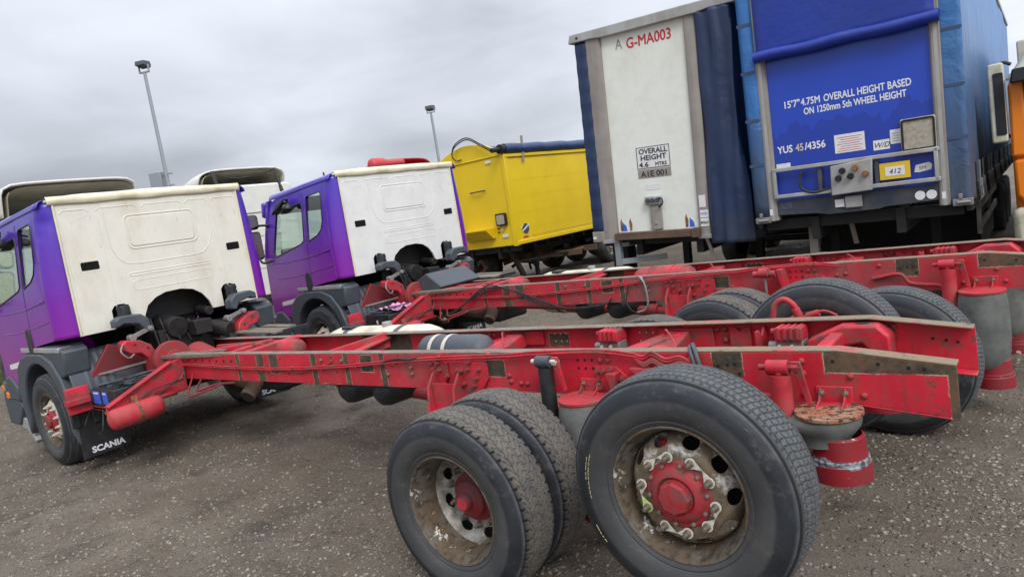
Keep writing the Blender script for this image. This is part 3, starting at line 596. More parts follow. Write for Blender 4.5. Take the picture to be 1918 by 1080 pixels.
def make_truck(nm, label, loc, rz, variant):
    t = thing(nm, label, 'truck', loc, (0, 0, rz), 'stripped red truck chassis with purple cabs')
    near = channel(-1, 'rail2' if variant else 'rail', t); far = channel(1, 'rail_far', t)
    # ---- bolts and holes on the near web
    y = -WEB
    for x, z in [(-.63, 1.07), (-.63, 1.01), (-.63, .91), (-.37, .91), (-1.76, 1.06), (-1.71, 1.06), (-1.2, 1.07), (-1.86, .91), (-1.53, 1.01), (-1.46, 1.02), (-2.38, .9), (-2.33, .9), (-2.46, .91), (-2.47, .95), (-3.39, .99), (-3.39, .94), (-3.66, .93), (-4.48, 1.03), (-4.2, 1.03), (-.42, 1.0)]:
        put(near, 'bolt', BOLT if x > -3 else HEXR, (x, y, z))
    for x in (-1.92, -1.87, -1.82):
        for z in (1.06, 1.01): put(near, 'bolt_hole', HOLE, (x, y, z))
    for x, z in [(-.49, 1.07), (-.18, 1.045), (-.12, 1.04), (-.3, 1.06), (-1.05, 1.04), (-1.0, 1.045), (-.96, 1.05), (-.94, 1.0), (-3.95, 1.03), (-3.88, 1.03), (-3.9, .96), (-4.3, .93), (-4.35, 1.05), (-5.1, 1.03), (-5.2, .9), (-5.0, .9), (-3.5, 1.04), (-3.55, 1.02), (-3.45, 1.02)]:
        put(near, 'bolt_hole', HOLE, (x, y, z))
    for i in range(9): put(near, 'bolt_hole', HOLE, (-5.95-i*.14, -splay(-5.95-i*.14), 1.0), s_=1.6)
    # inside of the far web
    yf = WEB-.009
    for x, z in [(-.37, 1.06), (-.37, 1.01), (-2.91, 1.045), (-2.8, 1.045), (-2.81, .99), (-2.95, .99), (-1.42, 1.06), (-1.36, 1.06), (-1.42, 1.0), (-1.6, 1.06), (-1.31, 1.06), (-1.31, .99), (-3.3, 1.0), (-3.5, .98)]:
        put(far, 'bolt', BOLT, (x, yf, z), s_=1.25)
    for x, z in [(-.19, .99), (-.13, .98), (-.08, .97), (-3.04, 1.05), (-2.99, 1.05), (-1.66, 1.06), (-1.61, 1.06)]: put(far, 'bolt_hole', HOLE, (x, yf, z))
    for x in (-3.32, -3.27, -3.22, -1.91, -1.86, -1.81, -2.62, -2.57, -2.52):
        for z in (1.045, .99): put(far, 'bolt_hole', HOLE_PALE, (x, yf, z), s_=.6)
    MB().box((-3.02, yf-.022, .965), (-2.72, yf, 1.075)).build('stiffener_plate', 'red', far, bevel=.006)
    MB().box((-1.76, yf-.022, .95), (-1.38, yf, 1.075)).build('stiffener_plate', 'red', far, bevel=.006)
    # ---- leading arm bracket at the drive axle
    for x0, x1, xt in ((-3.18, -3.07, -3.14), (-2.93, -2.70, -2.93)):
        b = MB(); b.prism([(x0-.02, zt(-3)-.06), (x1+.06, zt(-3)-.07), (x1+.06, .93), (x1+.0, .86), (x1-.01, .70), (x0-.01, .70)], 1, -.403, -.386)
        b.build('arm_bracket', 'red', t, bevel=.004)
    for x0, x1 in ((-3.145, -3.125), (-2.90, -2.88)):
        MB().prism([(-.386, .98), (-.43, .97), (-.50, .88), (-.53, .68), (-.40, .66)], 0, x0, x1).build('bracket_rib', 'red', t, bevel=.003)
    MB().box((-3.12, -.47, .70), (-2.90, -.452, .90)).build('bracket_web', 'red', t)
    for x, z in [(-3.15, .98), (-3.08, .98), (-3.01, .94), (-3.05, .88), (-2.91, .98), (-2.87, .98), (-2.81, .99), (-2.86, .89), (-2.79, 1.04), (-3.15, 1.03), (-3.09, 1.03), (-2.74, .93), (-2.77, .88), (-2.71, .99)]:
        put(near, 'bolt', HEX, (x, -.403, z), s_=1.15)
    # ---- bolt cluster and small strut bracket between the axles
    for x, z in [(-1.78, 1.), (-1.74, 1.), (-1.69, 1.01), (-1.78, .95), (-1.77, .9), (-1.66, .95), (-1.62, .96)]: put(near, 'bolt', HEX, (x, -.395, z), s_=1.2)
    b = MB(); b.prism([(-1.80, 1.03), (-1.66, 1.03), (-1.58, .96), (-1.6, .88), (-1.8, .87)], 1, -.396, -.386); b.build('gusset_plate', 'red', t, bevel=.003)
    MB().prism([(-1.70, 1.0), (-1.63, 1.0), (-1.655, .88), (-1.665, .88)], 1, -.46, -.396).build('strut_bracket', 'red', t, bevel=.004)
    # ---- shock absorbers
    def shock(x, col, y0, ztop, zbot, r, bodytop):
        s0 = MB().cyl((x, y0-.012, ztop), (x, y0-.012, ztop-.03), .02).cyl((x, y0, bodytop), (x, y0-.02, zbot), r, n=24); q = s0.build('shock_absorber', col, t, smooth=40)
        MB().cyl((x-.055, y0, ztop), (x+.045, y0, ztop), .036, n=24).build('shock_eye', 'plastic' if col == 'plastic_dark' else 'red', q, smooth=40)
        MB().cyl((x-.095, y0, ztop), (x+.10, y0, ztop), .015, n=10).cyl((x+.06, y0, ztop), (x+.09, y0, ztop), .024, n=6).build('shock_pin', 'red' if col != 'plastic_dark' else 'band', q, smooth=40)
        MB().prism([(x+.055, ztop+.03), (x+.10, ztop+.03), (x+.135, ztop-.17), (x+.115, ztop-.18)], 1, y0-.012, y0+.006).build('shock_bracket', 'red', q, bevel=.003)
        return q
    if variant == 0: shock(-2.08, 'plastic_dark', -.5, 1.08, .62, .047, 1.045)
    else:
        q = MB().cyl((-2.1, -.5, 1.06), (-2.1, -.5, .7), .012).build('shock_rod', 'steel', t, smooth=40); MB().cyl((-2.2, -.5, 1.07), (-2.0, -.5, 1.07), .028, n=16).cyl((-2.14, -.5, 1.08), (-2.06, -.5, 1.08), .045, n=20).build('shock_eye', 'red', q, smooth=40)
        MB().prism([(-2.0, 1.1), (-1.95, 1.1), (-1.93, .9), (-1.95, .89)], 1, -.5, -.386).build('shock_bracket', 'red', q, bevel=.003)
    shock(-.70, 'red_dusty', -.5, 1.07, .62, .05, 1.035)
    # ---- air springs
    def airbag(x, s_, deflated, col='bag'):
        yc = s_*.50; zp = .868
        p = MB().cyl((x, yc, zp-.012), (x, yc, zp+.006), .148, n=40).build('air_spring_plate', 'flake' if (deflated and s_ < 0) else 'red_dusty', t, bevel=.003, smooth=40)
        q = MB().box((x-.075, s_*.386, zp-.0), (x+.085, s_*.398, zp+.085)).prism([(s_*.40, zp), (s_*.40, zp+.08), (s_*.44, zp+.03), (s_*.52, zp)], 0, x-.06, x-.05).prism([(s_*.40, zp), (s_*.40, zp+.08), (s_*.44, zp+.03), (s_*.52, zp)], 0, x+.05, x+.06).box((x-.06, s_*.40, zp-.002), (x+.07, s_*.45, zp+.012)).build('air_spring_bracket', 'red', p, bevel=.004)
        for dx in (-.05, .055): put(p, 'bolt', HEXR, (x+dx, s_*.398, zp+.055), (0, 0, 0 if s_ < 0 else PI))
        n = 40; prof = []
        if deflated: P_ = [(.139, .0), (.143, -.02), (.146, -.045), (.128, -.075), (.115, -.10), (.118, -.13)]; lean = .11
        else: P_ = [(.142, 0), (.150, -.04), (.158, -.12), (.164, -.22), (.165, -.34), (.158, -.44), (.142, -.52), (.12, -.55)]; lean = .02
        mb = MB(); v = []
        for j, (r, h) in enumerate(P_):
            for i in range(n):
                a = 2*PI*i/n; wob = 1+(.05*math.sin(3*a+j)+.03*math.sin(7*a-j))*(j/len(P_) if deflated else .35*(j/len(P_)))
                dd = 1+(.28*max(0, math.cos(a-PI*1.15)) if deflated and 0 < j < 5 else 0)
                v.append((x-lean*(.35 if deflated else 1)*j/len(P_)+r*wob*dd*math.cos(a), yc+r*wob*math.sin(a), zp-.012+h))
        mb.add(v, [(j*n+i, j*n+(i+1) % n, (j+1)*n+(i+1) % n, (j+1)*n+i) for j in range(len(P_)-1) for i in range(n)])
        mb.build('air_bag', col, p, smooth=60)
        zp2 = zp-.10 if deflated else zp-.50
        MB().lathe([(.10, 0), (.112, -.01), (.112, -.03), (.118, -.10), (.125, -.105), (.125, -.12), (.129, -.125), (.131, -.17), (.131, -.205), (.10, -.21)], (x+.03, yc, zp2), (0, 0, 1), 36).build('air_spring_piston', 'piston', p, smooth=35)
    airbag(-.50, -1, variant == 0); airbag(-.50, 1, variant == 0); airbag(-1.84, -1, False); airbag(-1.84, 1, False)
    # ---- axles
    zd = .474 if variant == 0 else .49; ztg = .708 if variant == 0 else .50
    XD, XT, XF = -2.245, -.94, -8.484
    MB().cyl((XD, -1.0, zd), (XD, 1.0, zd), .075, n=20).lathe([(.10, -.22), (.19, -.12), (.21, 0), (.19, .12), (.10, .22)], (XD, 0, zd), (0, 1, 0), 24).cyl((XD, 0, zd+.02), (XD-.38, 0, zd+.08), .14, .07, n=20).build('drive_axle', 'red_hub', t, smooth=35)
    MB().box((XT-.06, -.95, ztg-.12), (XT+.06, .95, ztg-.0)).cyl((XT, -1.1, ztg), (XT, 1.1, ztg), .05).build('tag_axle', 'red_hub', t, bevel=.01)
    MB().box((XF-.05, -.95, .44), (XF+.05, .95, .54)).build('front_axle', 'grease', t, bevel=.01)
    for s_ in (-1, 1):
        MB().beam((XD-.85, s_*.5, .66), (XD+.42, s_*.5, zd+.06), .08, .07).beam((XD+.2, s_*.5, zd+.1), (-1.75, s_*.5, .36), .12, .06).build('trailing_arm', 'red_dusty', t, bevel=.006)
        MB().beam((XT-.3, s_*.5, .60), (-.56, s_*.5, .56), .12, .06).build('air_spring_beam', 'red_dusty', t, bevel=.006)
        MB().cyl((XD+.05, s_*.86, zd), (XD+.05, s_*.78, zd), .21, n=28).build('brake_drum', 'grease', t, smooth=40)
        MB().cyl((XT, s_*.98, ztg), (XT, s_*.86, ztg), .2, n=28).build('brake_drum', 'grease', t, smooth=40)
    MB().cyl((-6.6, 0, .80), (-4.75, 0, .73), .05, n=20).cyl((-4.6, 0, .72), (-2.6, 0, .58), .055, n=20).cyl((-4.8, 0, .735), (-4.55, 0, .715), .08, n=16).cyl((-3.65, 0, .66), (-3.55, 0, .65), .075).build('propeller_shaft', 'red_hub', t, smooth=35)
    sp = .12 if variant == 0 else .8
    for s_ in (-1, 1):
        y1 = s_*1.30; y2 = s_*.965
        wheel(t, 'twin', XD, y1, zd, s_, 0, sp); wheel(t, 'inner', XD, y2, zd, s_, 0, sp+.3)
        w9 = wheel(t, 'single', XT, s_*1.214, ztg, s_, 0, sp+.18, True)
        if s_ < 0: chalk(w9, -.0365)
        wheel(t, 'front', XF, s_*1.227, .52, s_, 0, .1)
    # ---- cross members and fittings between the rails
    def arch_member(x, w_, h_=.0):
        # rear cross member: pressed arch with turned-up ends
        P_ = [(-.37, .90), (-.37, 1.0), (-.30, 1.065), (.30, 1.065), (.37, 1.0), (.37, .90), (.28, .90), (.22, .985), (-.22, .985), (-.28, .90)]
        MB().prism(P_, 0, x-w_/2, x+w_/2).build('cross_member', 'red', t, bevel=.012)
    arch_member(-.62, .07)
    for sy in (1,):
        MB().prism([(-.78, 1.02), (-.60, 1.10), (-.42, 1.10), (-.36, 1.04), (-.36, .9), (-.42, .9), (-.50, 1.0), (-.62, .98), (-.80, .92)], 1, .22, .36).build('cross_member_end', 'red', t, bevel=.014)
        MB().cyl((-.5, .29, 1.098), (-.5, .29, 1.103), .035, n=20).build('cross_member_hole', 'black', t)
    q = plate_mesh('cm', [(.19, .90), (.19, 1.08), (.235, 1.08), (.28, 1.035), (.325, 1.08), (.37, 1.08), (.37, .90)], [[(.28+.035*math.cos(a), .915+.035*math.sin(a)) for a in np.linspace(0, PI, 12)]], .012, 'red', lambda u, v, s2: (-1.05+s2, u, v)); ob('cross_member', q, t)
    b = MB().prism([(-1.27, 1.075), (-1.235, 1.075), (-1.205, 1.045), (-1.175, 1.075), (-1.14, 1.075), (-1.14, .9), (-1.27, .9)], 1, .345, .357); b.build('frame_bracket', 'red', t, bevel=.003)
    for x0 in (-1.62, -2.98):
        MB().prism([(-.37, .88), (-.30, .99), (-.10, 1.02), (.15, 1.02), (.32, 1.06), (.37, 1.06), (.37, .95), (-.37, .86)], 0, x0-.07, x0+.09).build('cross_member', 'red', t, bevel=.01)
        MB().tube(spline([(x0-.06, .3, 1.05), (x0, .2, 1.10), (x0+.12, .05, 1.05), (x0+.2, -.1, .97)]), .007).build('hose', 'red', t, smooth=60)
    MB().beam((-3.35, -.1, .97), (-3.0, .33, 1.03), .20, .02).build('frame_plate', 'red', t, bevel=.006)
    MB().beam((-1.9, -.05, .98), (-1.62, .33, 1.05), .14, .02).build('frame_plate', 'red', t, bevel=.006)
    for x0 in (-2.07, -.88):
        v_ = MB().box((x0-.07, .20, 1.02), (x0+.08, .34, 1.095)); 
        for i in range(4): v_.box((x0-.055+i*.035, .19, 1.03), (x0-.035+i*.035, .345, 1.102))
        v_.cyl((x0-.1, .25, 1.07), (x0-.07, .25, 1.07), .018); vv = v_.build('air_valve_block', 'red', t, bevel=.004)
        MB().box((x0-.07, .22, .95), (x0+.08, .33, 1.018)).cyl((x0-.07, .25, .985), (x0-.12, .25, .985), .028).build('air_valve_body', 'steel', vv, bevel=.006)
        for i in range(4): MB().cyl((x0-.05+i*.035, .215, .99), (x0-.05+i*.035, .20, .99), .011, n=8).build('valve_port', 'red' if i % 2 else 'band', vv)
    MB().beam((-4.68, -.33, .98), (-4.45, .33, 1.03), .03, .14).beam((-4.46, -.33, .98), (-4.46, .33, 1.05), .10, .02).build('cross_member', 'red_dusty', t, bevel=.004)
    MB().beam((-5.85, -.33, 1.02), (-5.85, .35, 1.04), .10, .10).beam((-6.25, -.36, 1.03), (-6.15, .1, 1.06), .05, .04).beam((-6.9, -.3, 1.04), (-6.1, .18, 1.06), .055, .05).beam((-6.9, .0, 1.05), (-5.9, .33, 1.03), .05, .04).build('cross_member', 'red', t, bevel=.01)
    MB().lathe([(.001, -.2), (.07, -.19), (.10, -.16), (.11, -.1), (.11, .1), (.10, .16), (.07, .19), (.001, .2)], (-5.75, .12, .98), (1, .15, 0), 24).build('air_tank', 'red', t, smooth=50)
    for i in range(9): MB().cyl((-6.25+i*.045, .02+.04*math.sin(i*2.), 1.045), (-6.25+i*.045, .02+.04*math.sin(i*2.), 1.075), .016, n=8).build('pipe_union', 'red' if i % 2 else 'red_hub', t)
    # air tank lying between the rails
    tk = MB().lathe([(.0005, -.37), (.05, -.365), (.10, -.34), (.128, -.30), (.135, -.25), (.135, .25), (.128, .30), (.10, .34), (.05, .365), (.0005, .37)], (-3.42, .12, .975) if variant == 0 else (-3.5, .12, .985), (1, 0, 0), 32).build('air_tank', 'plastic' if variant == 0 else 'red', t, smooth=50)
    for dx in ((-.17, -.02) if variant == 0 else (-.15, .12)):
        MB().lathe([(.1365, -.018), (.140, -.018), (.140, .018), (.1365, .018)], (-3.42+dx, .12, .975) if variant == 0 else (-3.5+dx, .12, .985), (1, 0, 0), 32).build('tank_strap', 'band' if variant == 0 else 'red', tk, smooth=40)
    for x0 in (-3.9, -4.35): MB().lathe([(.0005, -.34), (.06, -.33), (.11, -.29), (.125, -.24), (.125, .24), (.11, .29), (.06, .33), (.0005, .34)], (x0, .02, .74), (.15, 1, 0), 24).build('air_tank', 'plastic_dark', t, smooth=50)
    # ---- pipes and cables along the near rail
    pp = [(-7.34, -.43, .96), (-6.6, -.41, .952), (-6.06, -.402, .94), (-5.13, -.402, .94), (-4.19, -.402, .98), (-3.66, -.405, 1.02), (-3.08, -.42, 1.06), (-2.44, -.415, 1.085), (-2.22, -.412, 1.10), (-1.75, -.415, 1.115), (-1.5, -.41, 1.09)]
    for i in range(11):
        x_ = -6.3+i*.46; zc_ = np.interp(x_, [p[0] for p in pp], [p[2] for p in pp]); MB().cbox((x_, -.402, zc_+.004), (.012, .03, .045), (0, .5, 0)).build('pipe_clip', 'red_dusty', t)
    for dz, rr_, mt in ((0, .0085, 'red'), (.0165, .0065, 'red_dusty')):
        MB().tube(spline([(x, y_-.004, z+dz) for x, y_, z in pp], 5), rr_, 8).build('air_pipe', mt, t, smooth=60)
    if variant == 0:
        MB().tube(spline([(-5.2, -.395, .925), (-4.9, -.395, .915), (-4.72, -.40, .93), (-4.36, -.4, 1.01), (-4.34, -.395, 1.04)], 5), .005, 6).build('air_pipe', 'red', t, smooth=60)
        for k2, (dz, mt) in enumerate(((0, 'red'), (.02, 'red'), (-.02, 'red_dusty'), (.035, 'red'), (-.005, 'steel'))):
            MB().tube(spline([(-1.52, -.41, 1.09+dz*.4), (-1.46, -.42, 1.06+dz), (-1.40, -.425, 1.085+dz), (-1.32, -.43, 1.05+dz), (-1.24, -.42, 1.07+dz*.7), (-1.17, -.41, 1.04+dz*.4)], 6), .0085, 8).build('hose', mt, t, smooth=60)
        MB().prism([(-1.55, 1.03), (-1.52, 1.0), (-1.36, .985), (-1.26, 1.0), (-1.17, 1.06), (-1.25, 1.06), (-1.36, 1.03)], 1, -.44, -.40).build('hose_bracket', 'red_dusty', t, bevel=.004)
        MB().tube(spline([(-1.20, -.33, 1.14), (-1.16, -.40, 1.125), (-1.13, -.425, 1.05), (-1.09, -.42, .98)], 6), .012, 8).tube(spline([(-1.22, -.33, 1.13), (-1.18, -.41, 1.11), (-1.15, -.43, 1.03), (-1.12, -.42, .97)], 6), .010, 8).build('cable', 'plastic', t, smooth=60)
        MB().tube(spline([(-3.68, -.41, 1.03), (-3.5, -.42, 1.06), (-3.38, -.42, 1.055), (-3.28, -.42, 1.07)], 5), .008, 8).build('cable', 'rubber', t, smooth=60)
    else:
        for k2, d in enumerate((0, .03, -.03)):
            MB().tube(spline([(-6.5, -.5, .72+d), (-6.2, -.46, .86), (-5.75, -.43, 1.06+d), (-5.35, -.43, 1.04), (-4.9, -.43, .88+d), (-4.45, -.45, .79), (-3.95, -.43, .82), (-3.85, -.41, .88)], 6), .009, 8).build('cable', 'rubber', t, smooth=60)
        MB().tube(spline([(-3.43, -.405, 1.08), (-3.45, -.43, 1.10), (-3.40, -.43, 1.02), (-3.38, -.44, .84), (-3.42, -.44, .76), (-3.52, -.44, .73)], 6), .012, 8).build('pipe_hook', 'steel', t, smooth=60)
        MB().tube(spline([(-3.62, -.405, 1.0), (-3.65, -.43, .86), (-3.6, -.44, .76), (-3.5, -.45, .72)], 6), .006, 6).build('cable', 'rubber', t, smooth=60)
    # hose arch standing behind the near rear wheels
    for (xa, ya) in ([(-1.9, -.78)] if variant else []):
        MB().tube(spline([(xa, ya, .74), (xa+.03, ya, .90), (xa+.11, ya, .96), (xa+.18, ya, .90), (xa+.20, ya, .80)], 6), .020, 10).build('brake_hose', 'red_dusty', t, smooth=60)
        MB().cyl((xa+.19, ya, .78), (xa+.23, ya, .86), .03, n=12).box((xa+.12, ya-.04, .74), (xa+.26, ya+.04, .79)).build('hose_union', 'red', t, bevel=.004)
    MB().tube(spline([(-1.25, -.4, .97), (-1.05, -.42, 1.0), (-.98, -.43, .93), (-.86, -.43, .91), (-.78, -.43, .90), (-.72, -.44, .84)], 6), .016, 8).build('brake_hose', 'red', t, smooth=60)
    MB().lathe([(.0005, .06), (.05, .05), (.075, .02), (.08, 0), (.078, -.05), (.0005, -.06)], (-1.5, -.47, .92), (0, 0, 1), 24).build('brake_chamber', 'red', t, smooth=40)
    cab_and_front(t, variant)
    return t
def cab_and_front(t, variant):
    XR = -7.672; Z0, Z1 = 1.42, 2.82; CR = 'cream2' if variant else 'cream'
    # rear wall with its openings; the wall also carries the wheel arch shaped engine opening
    arch = [(-.36, Z0), (-.35, 1.50), (-.30, 1.60), (-.20, 1.675), (-.08, 1.715), (.10, 1.72), (.24, 1.69), (.34, 1.62), (.41, 1.52), (.44, Z0)]
    def slot(a, b): return [(a, Z0), (a, 1.62), (a+.03, 1.66), (a+.06, 1.675), (b-.06, 1.675), (b-.03, 1.66), (b, 1.62), (b, Z0)]
    yl, yr = -1.02, 1.02
    out = [(yl, Z0)]+slot(-.68, -.49)+arch+slot(.58, .77)+[(yr, Z0), (yr+.0, Z1), (yl, Z1)]
    vents = [rrect(-.88, 2.085, -.70, 2.175, .015), rrect(.76, 2.075, .93, 2.165, .015)]
    wall = ob('rear_wall', plate_mesh('rear_wall', out, vents, .03, CR, lambda u, v, s_: (XR-.015+s_, u, v)), t)
    # pressings
    def bead(pts, r=.007, closed=True, nm='pressed_bead'):
        r = r*.95
        P_ = [(XR-.0025, a, b) for a, b in pts]
        if closed: P_ = P_+P_[:2]
        MB().tube(P_, r, 6, False).build(nm, CR, wall, smooth=80)
    bead(rrect(-.36, 2.25, .42, 2.62, .06), .010)
    MB().prism(rrect(-.335, 2.275, .395, 2.595, .05), 0, XR, XR+.008).build('pressed_panel', CR, wall, bevel=.006)
    bead([(-.56, 2.72), (-.55, 2.3), (-.50, 2.17), (-.42, 2.10), (-.3, 2.085), (.36, 2.085), (.46, 2.10), (.54, 2.17), (.60, 2.3), (.61, 2.72)], .007, False)
    bead(rrect(-.42, 1.955, .52, 1.985, .013, 3), .007); bead(rrect(-.40, 1.79, .50, 1.90, .045), .006)
    for a, b in (((-.70, 2.13), (-.56, 2.15)), ((.62, 2.14), (.76, 2.13))): bead([a, b], .004, False)
    for yv in (-.98, -.62, .68, .97): bead([(yv, 1.5), (yv, 2.62)], .006, False)
    bead([(-.90, 1.5), (-.90, 2.05)], .004, False); bead([(-.90, 2.22), (-.90, 2.6), (-.72, 2.66), (-.72, 2.74)], .005, False)
    for i, (a, b) in enumerate(((-.97, -.70), (-.62, -.20), (-.14, .30), (.36, .62), (.68, .98))):
        bead([(a, 2.70), (a+.03, 2.73), (b-.03, 2.73), (b, 2.70)], .008, False)
    for y0, y1, z0, z1 in ((-.88, -.70, 2.085, 2.175), (.76, .93, 2.075, 2.165)):
        v_ = MB().box((XR-.03, y0, z0), (XR-.012, y1, z1))
        for i in range(6): v_.cbox((XR-.008, (y0+y1)/2, z0+.008+i*.015), (.012, y1-y0, .005), (0, .5, 0))
        v_.build('vent_grille', 'black', wall); bead(rrect(y0-.012, z0-.012, y1+.012, z1+.012, .015), .005)
    # corner panels and side walls
    def side_y(z): return 1.225-max(0, z-1.9)**1.3*.085
    XC = -7.83
    for s_ in (-1, 1):
        def fn(u, v):
            z = Z0+(Z1-Z0)*v; q = u; e = (1-math.cos(q*PI/2)); y = 1.02+(side_y(z)-1.02)*math.sin(min(1, q*1.02)*PI/2)**.9; x = XR+(XC-XR)*(1-math.cos(q*PI/2))
            dent = 0
            if s_ < 0 and variant == 0: dent = .03*math.exp(-(((z-2.62)/.07)**2+((q-.55)/.35)**2))+.02*math.exp(-(((z-2.50)/.05)**2+((q-.7)/.3)**2))
            return (x-dent*.8, s_*(y-dent*.3), z)
        MB().grid(fn, 10, 36).build('corner_panel', 'purple', t, smooth=60, solid=.006)
        MB().tube([(XR+.004, s_*1.02, Z0), (XR+.006, s_*1.02, 2.0), (XR+.004, s_*1.015, Z1)], .012, 8).build('panel_seam', 'cream_edge', wall, smooth=60)
        # side with door; outline in x, z
        sill = [(XC, Z0), (-8.35, 1.37), (-8.62, 1.33), (-8.86, 1.25), (-8.95, 1.12), (-8.98, .92), (-9.45, .90)]
        front = [(-9.62, 1.1), (-9.74, 1.5), (-9.76, 1.86), (-9.55, 2.4), (-9.40, 2.66)]
        top = [(-9.1, 2.74), (-8.4, 2.80), (XC, Z1)]
        w1 = [(-9.18, 2.50), (-8.50, 2.56), (-8.47, 2.52), (-8.52, 2.02), (-8.6, 1.98), (-9.05, 1.90), (-9.42, 1.84), (-9.46, 1.90), (-9.24, 2.48)]
        w2 = [(-8.34, 2.60), (-8.30, 2.63), (-7.97, 2.65), (-7.94, 2.62), (-7.96, 2.24), (-8.02, 2.13), (-8.14, 2.06), (-8.38, 2.0), (-8.40, 2.03)]
        fm = lambda u, v, q_, s_=s_: (u, s_*(side_y(v)-.012+q_*s_*-1*s_), v)
        side = ob('cab_side', plate_mesh('cab_side', sill+front+top, [w1, w2], .024, 'purple', fm), t)
        for wv, nm in ((w1, 'door_window'), (w2, 'quarter_window')):
            ob(nm, plate_mesh(nm, wv, [], .005, 'glass', lambda u, v, q_, s_=s_: (u, s_*(side_y(v)-.016+q_), v)), side)
            MB().tube([(a, s_*(side_y(b)-.0), b) for a, b in wv+wv[:2]], .009, 6, False).build('window_seal', 'plastic_dark', side, smooth=70)
        # door gap lines, waist crease, handle, white stripe
        def line(pts, r, mt, nm): MB().tube([(a, s_*(side_y(b)+.0005), b) for a, b in pts], r, 6).build(nm, mt, side, smooth=70)
        line([(-8.43, 2.68), (-8.44, 2.0), (-8.52, 1.36)], .004, 'plastic_dark', 'door_gap'); line([(-9.5, 2.62), (-9.1, 2.70), (-8.43, 2.74)], .004, 'plastic_dark', 'door_gap')
        line(spline([(-9.6, 1.78, 0), (-9.1, 1.80, 0), (-8.5, 1.86, 0), (-7.9, 1.97, 0)], 4) and [(-9.6, 1.74), (-9.1, 1.74), (-8.5, 1.77), (-7.88, 1.84)], .007, 'purple', 'waist_crease')
        line([(-9.5, 1.5), (-8.9, 1.52), (-8.4, 1.56), (-7.88, 1.62)], .006, 'purple', 'waist_crease')
        MB().prism([(-8.66, 1.30), (-8.66, 1.50), (-8.62, 1.56), (-8.54, 1.56), (-8.50, 1.48), (-8.50, 1.32), (-8.55, 1.26)], 1, s_*1.215, s_*1.236).build('door_handle', 'plastic_dark', side, bevel=.008)
        MB().prism([(-9.50, 1.08), (-9.50, 1.14), (-8.96, 1.20), (-8.955, 1.13)], 1, s_*1.2255, s_*1.230).build('white_stripe', 'white', side)
        # mirrors
        sx = 1 if s_ < 0 else .95
        arm = MB().tube(spline([(-9.50, s_*1.2, 2.34), (-9.66, s_*1.30, 2.36), (-9.74, s_*1.34, 2.33)], 4), .018, 8).tube(spline([(-9.55, s_*1.2, 1.80), (-9.68, s_*1.31, 1.78), (-9.74, s_*1.34, 1.86)], 4), .018, 8).build('mirror_arm', 'plastic_dark', t, smooth=60)
        for (z0_, z1_) in ((1.84, 2.28), (2.31, 2.54)):
            mb = MB(); P_ = rrect(s_*1.36-.12, z0_, s_*1.36+.12, z1_, .05); mb.prism(P_, 0, -9.86, -9.72); mb.build('mirror_housing', 'plastic_dark', arm, bevel=.03)
            MB().prism(rrect(s_*1.36-.095, z0_+.03, s_*1.36+.095, z1_-.03, .035), 0, -9.719, -9.715).build('mirror_glass', 'yellow_mirror' if s_ < 0 else 'mirror', arm)
        if s_ < 0:
            MB().lathe([(.0005, -.03), (.06, -.03), (.085, -.01), (.085, .0), (.06, .04), (.0005, .055)], (-8.68, -1.28, 2.53), (.25, 0, 1), 20).tube([(-8.8, -1.2, 2.66), (-8.78, -1.28, 2.63), (-8.65, -1.31, 2.6)], .014, 8).build('kerb_mirror', 'plastic_dark', t, smooth=50)
            MB().prism([(-9.20, 2.47), (-9.0, 2.60), (-8.76, 2.66), (-8.80, 2.60), (-9.0, 2.52)], 1, -1.30, -1.20).build('mirror_stalk', 'plastic_dark', t, bevel=.012)
        MB().cbox((-9.66, s_*1.13, 2.58), (.10, .10, .24), (0, .25, 0)).build('cab_deflector', 'purple', t, bevel=.03)
    # roof
    def roof(u, v):
        x = XR+.012-(1.86)*u; y = (2*v-1); e = abs(y)**6
        z = 2.835+.070*(1-e)*min(1, (u*9)**.5) + .012*(1-e) - .07*u
        if variant == 0: z += .010*math.sin(y*7+1)*math.exp(-u*12)
        return (x, y*(side_y(2.8)-.07), z)
    MB().grid(roof, 24, 40).build('roof_panel', 'cream', t, smooth=60, solid=.02)
    rb = MB().grid(lambda u, v: (XR+.012+.018*math.sin(u*PI)*(1+.25*math.sin(v*37)), -1.07+2.14*v, 2.795+.085*u+.004*math.sin(v*23)*(1-u)), 6, 60); rb.build('roof_edge', 'cream_edge', t, smooth=70, solid=.008)
    for s_ in (-1, 1):
        MB().grid(lambda u, v, s_=s_: (XR-.01-1.75*v, s_*(side_y(2.8)+.006-.10*(1-math.cos(u*PI/2))), 2.775-.075*v+.085*math.sin(u*PI/2)), 6, 12).build('roof_side', 'purple', t, smooth=60, solid=.01)
    MB().cyl((-8.35, -.8, 2.85), (-8.35, -.8, 2.95), .012).build('aerial_base', 'plastic_dark', t)
    # front end: windscreen, visor, grille, bumper
    MB().prism([(-9.40, 2.66), (-9.43, 2.66), (-9.82, 1.82), (-9.79, 1.82)], 1, -1.12, 1.12).build('windscreen', 'glass', t)
    fp = MB().prism([(-9.76, 1.84), (-9.86, 1.82), (-9.90, 1.3), (-9.90, .95), (-9.62, .95), (-9.6, 1.1), (-9.74, 1.5)], 1, -1.2, 1.2).build('front_panel', 'purple', t, bevel=.03)
    for i in range(5): MB().box((-9.915, -.85, 1.02+i*.14), (-9.90, .85, 1.11+i*.14)).build('grille_bar', 'plastic_dark', fp, bevel=.004)
    MB().prism([(-9.36, 2.70), (-9.44, 2.72), (-9.72, 2.52), (-9.70, 2.49)], 1, -1.05, 1.05).build('sun_visor', 'glass_dark', t, bevel=.006)
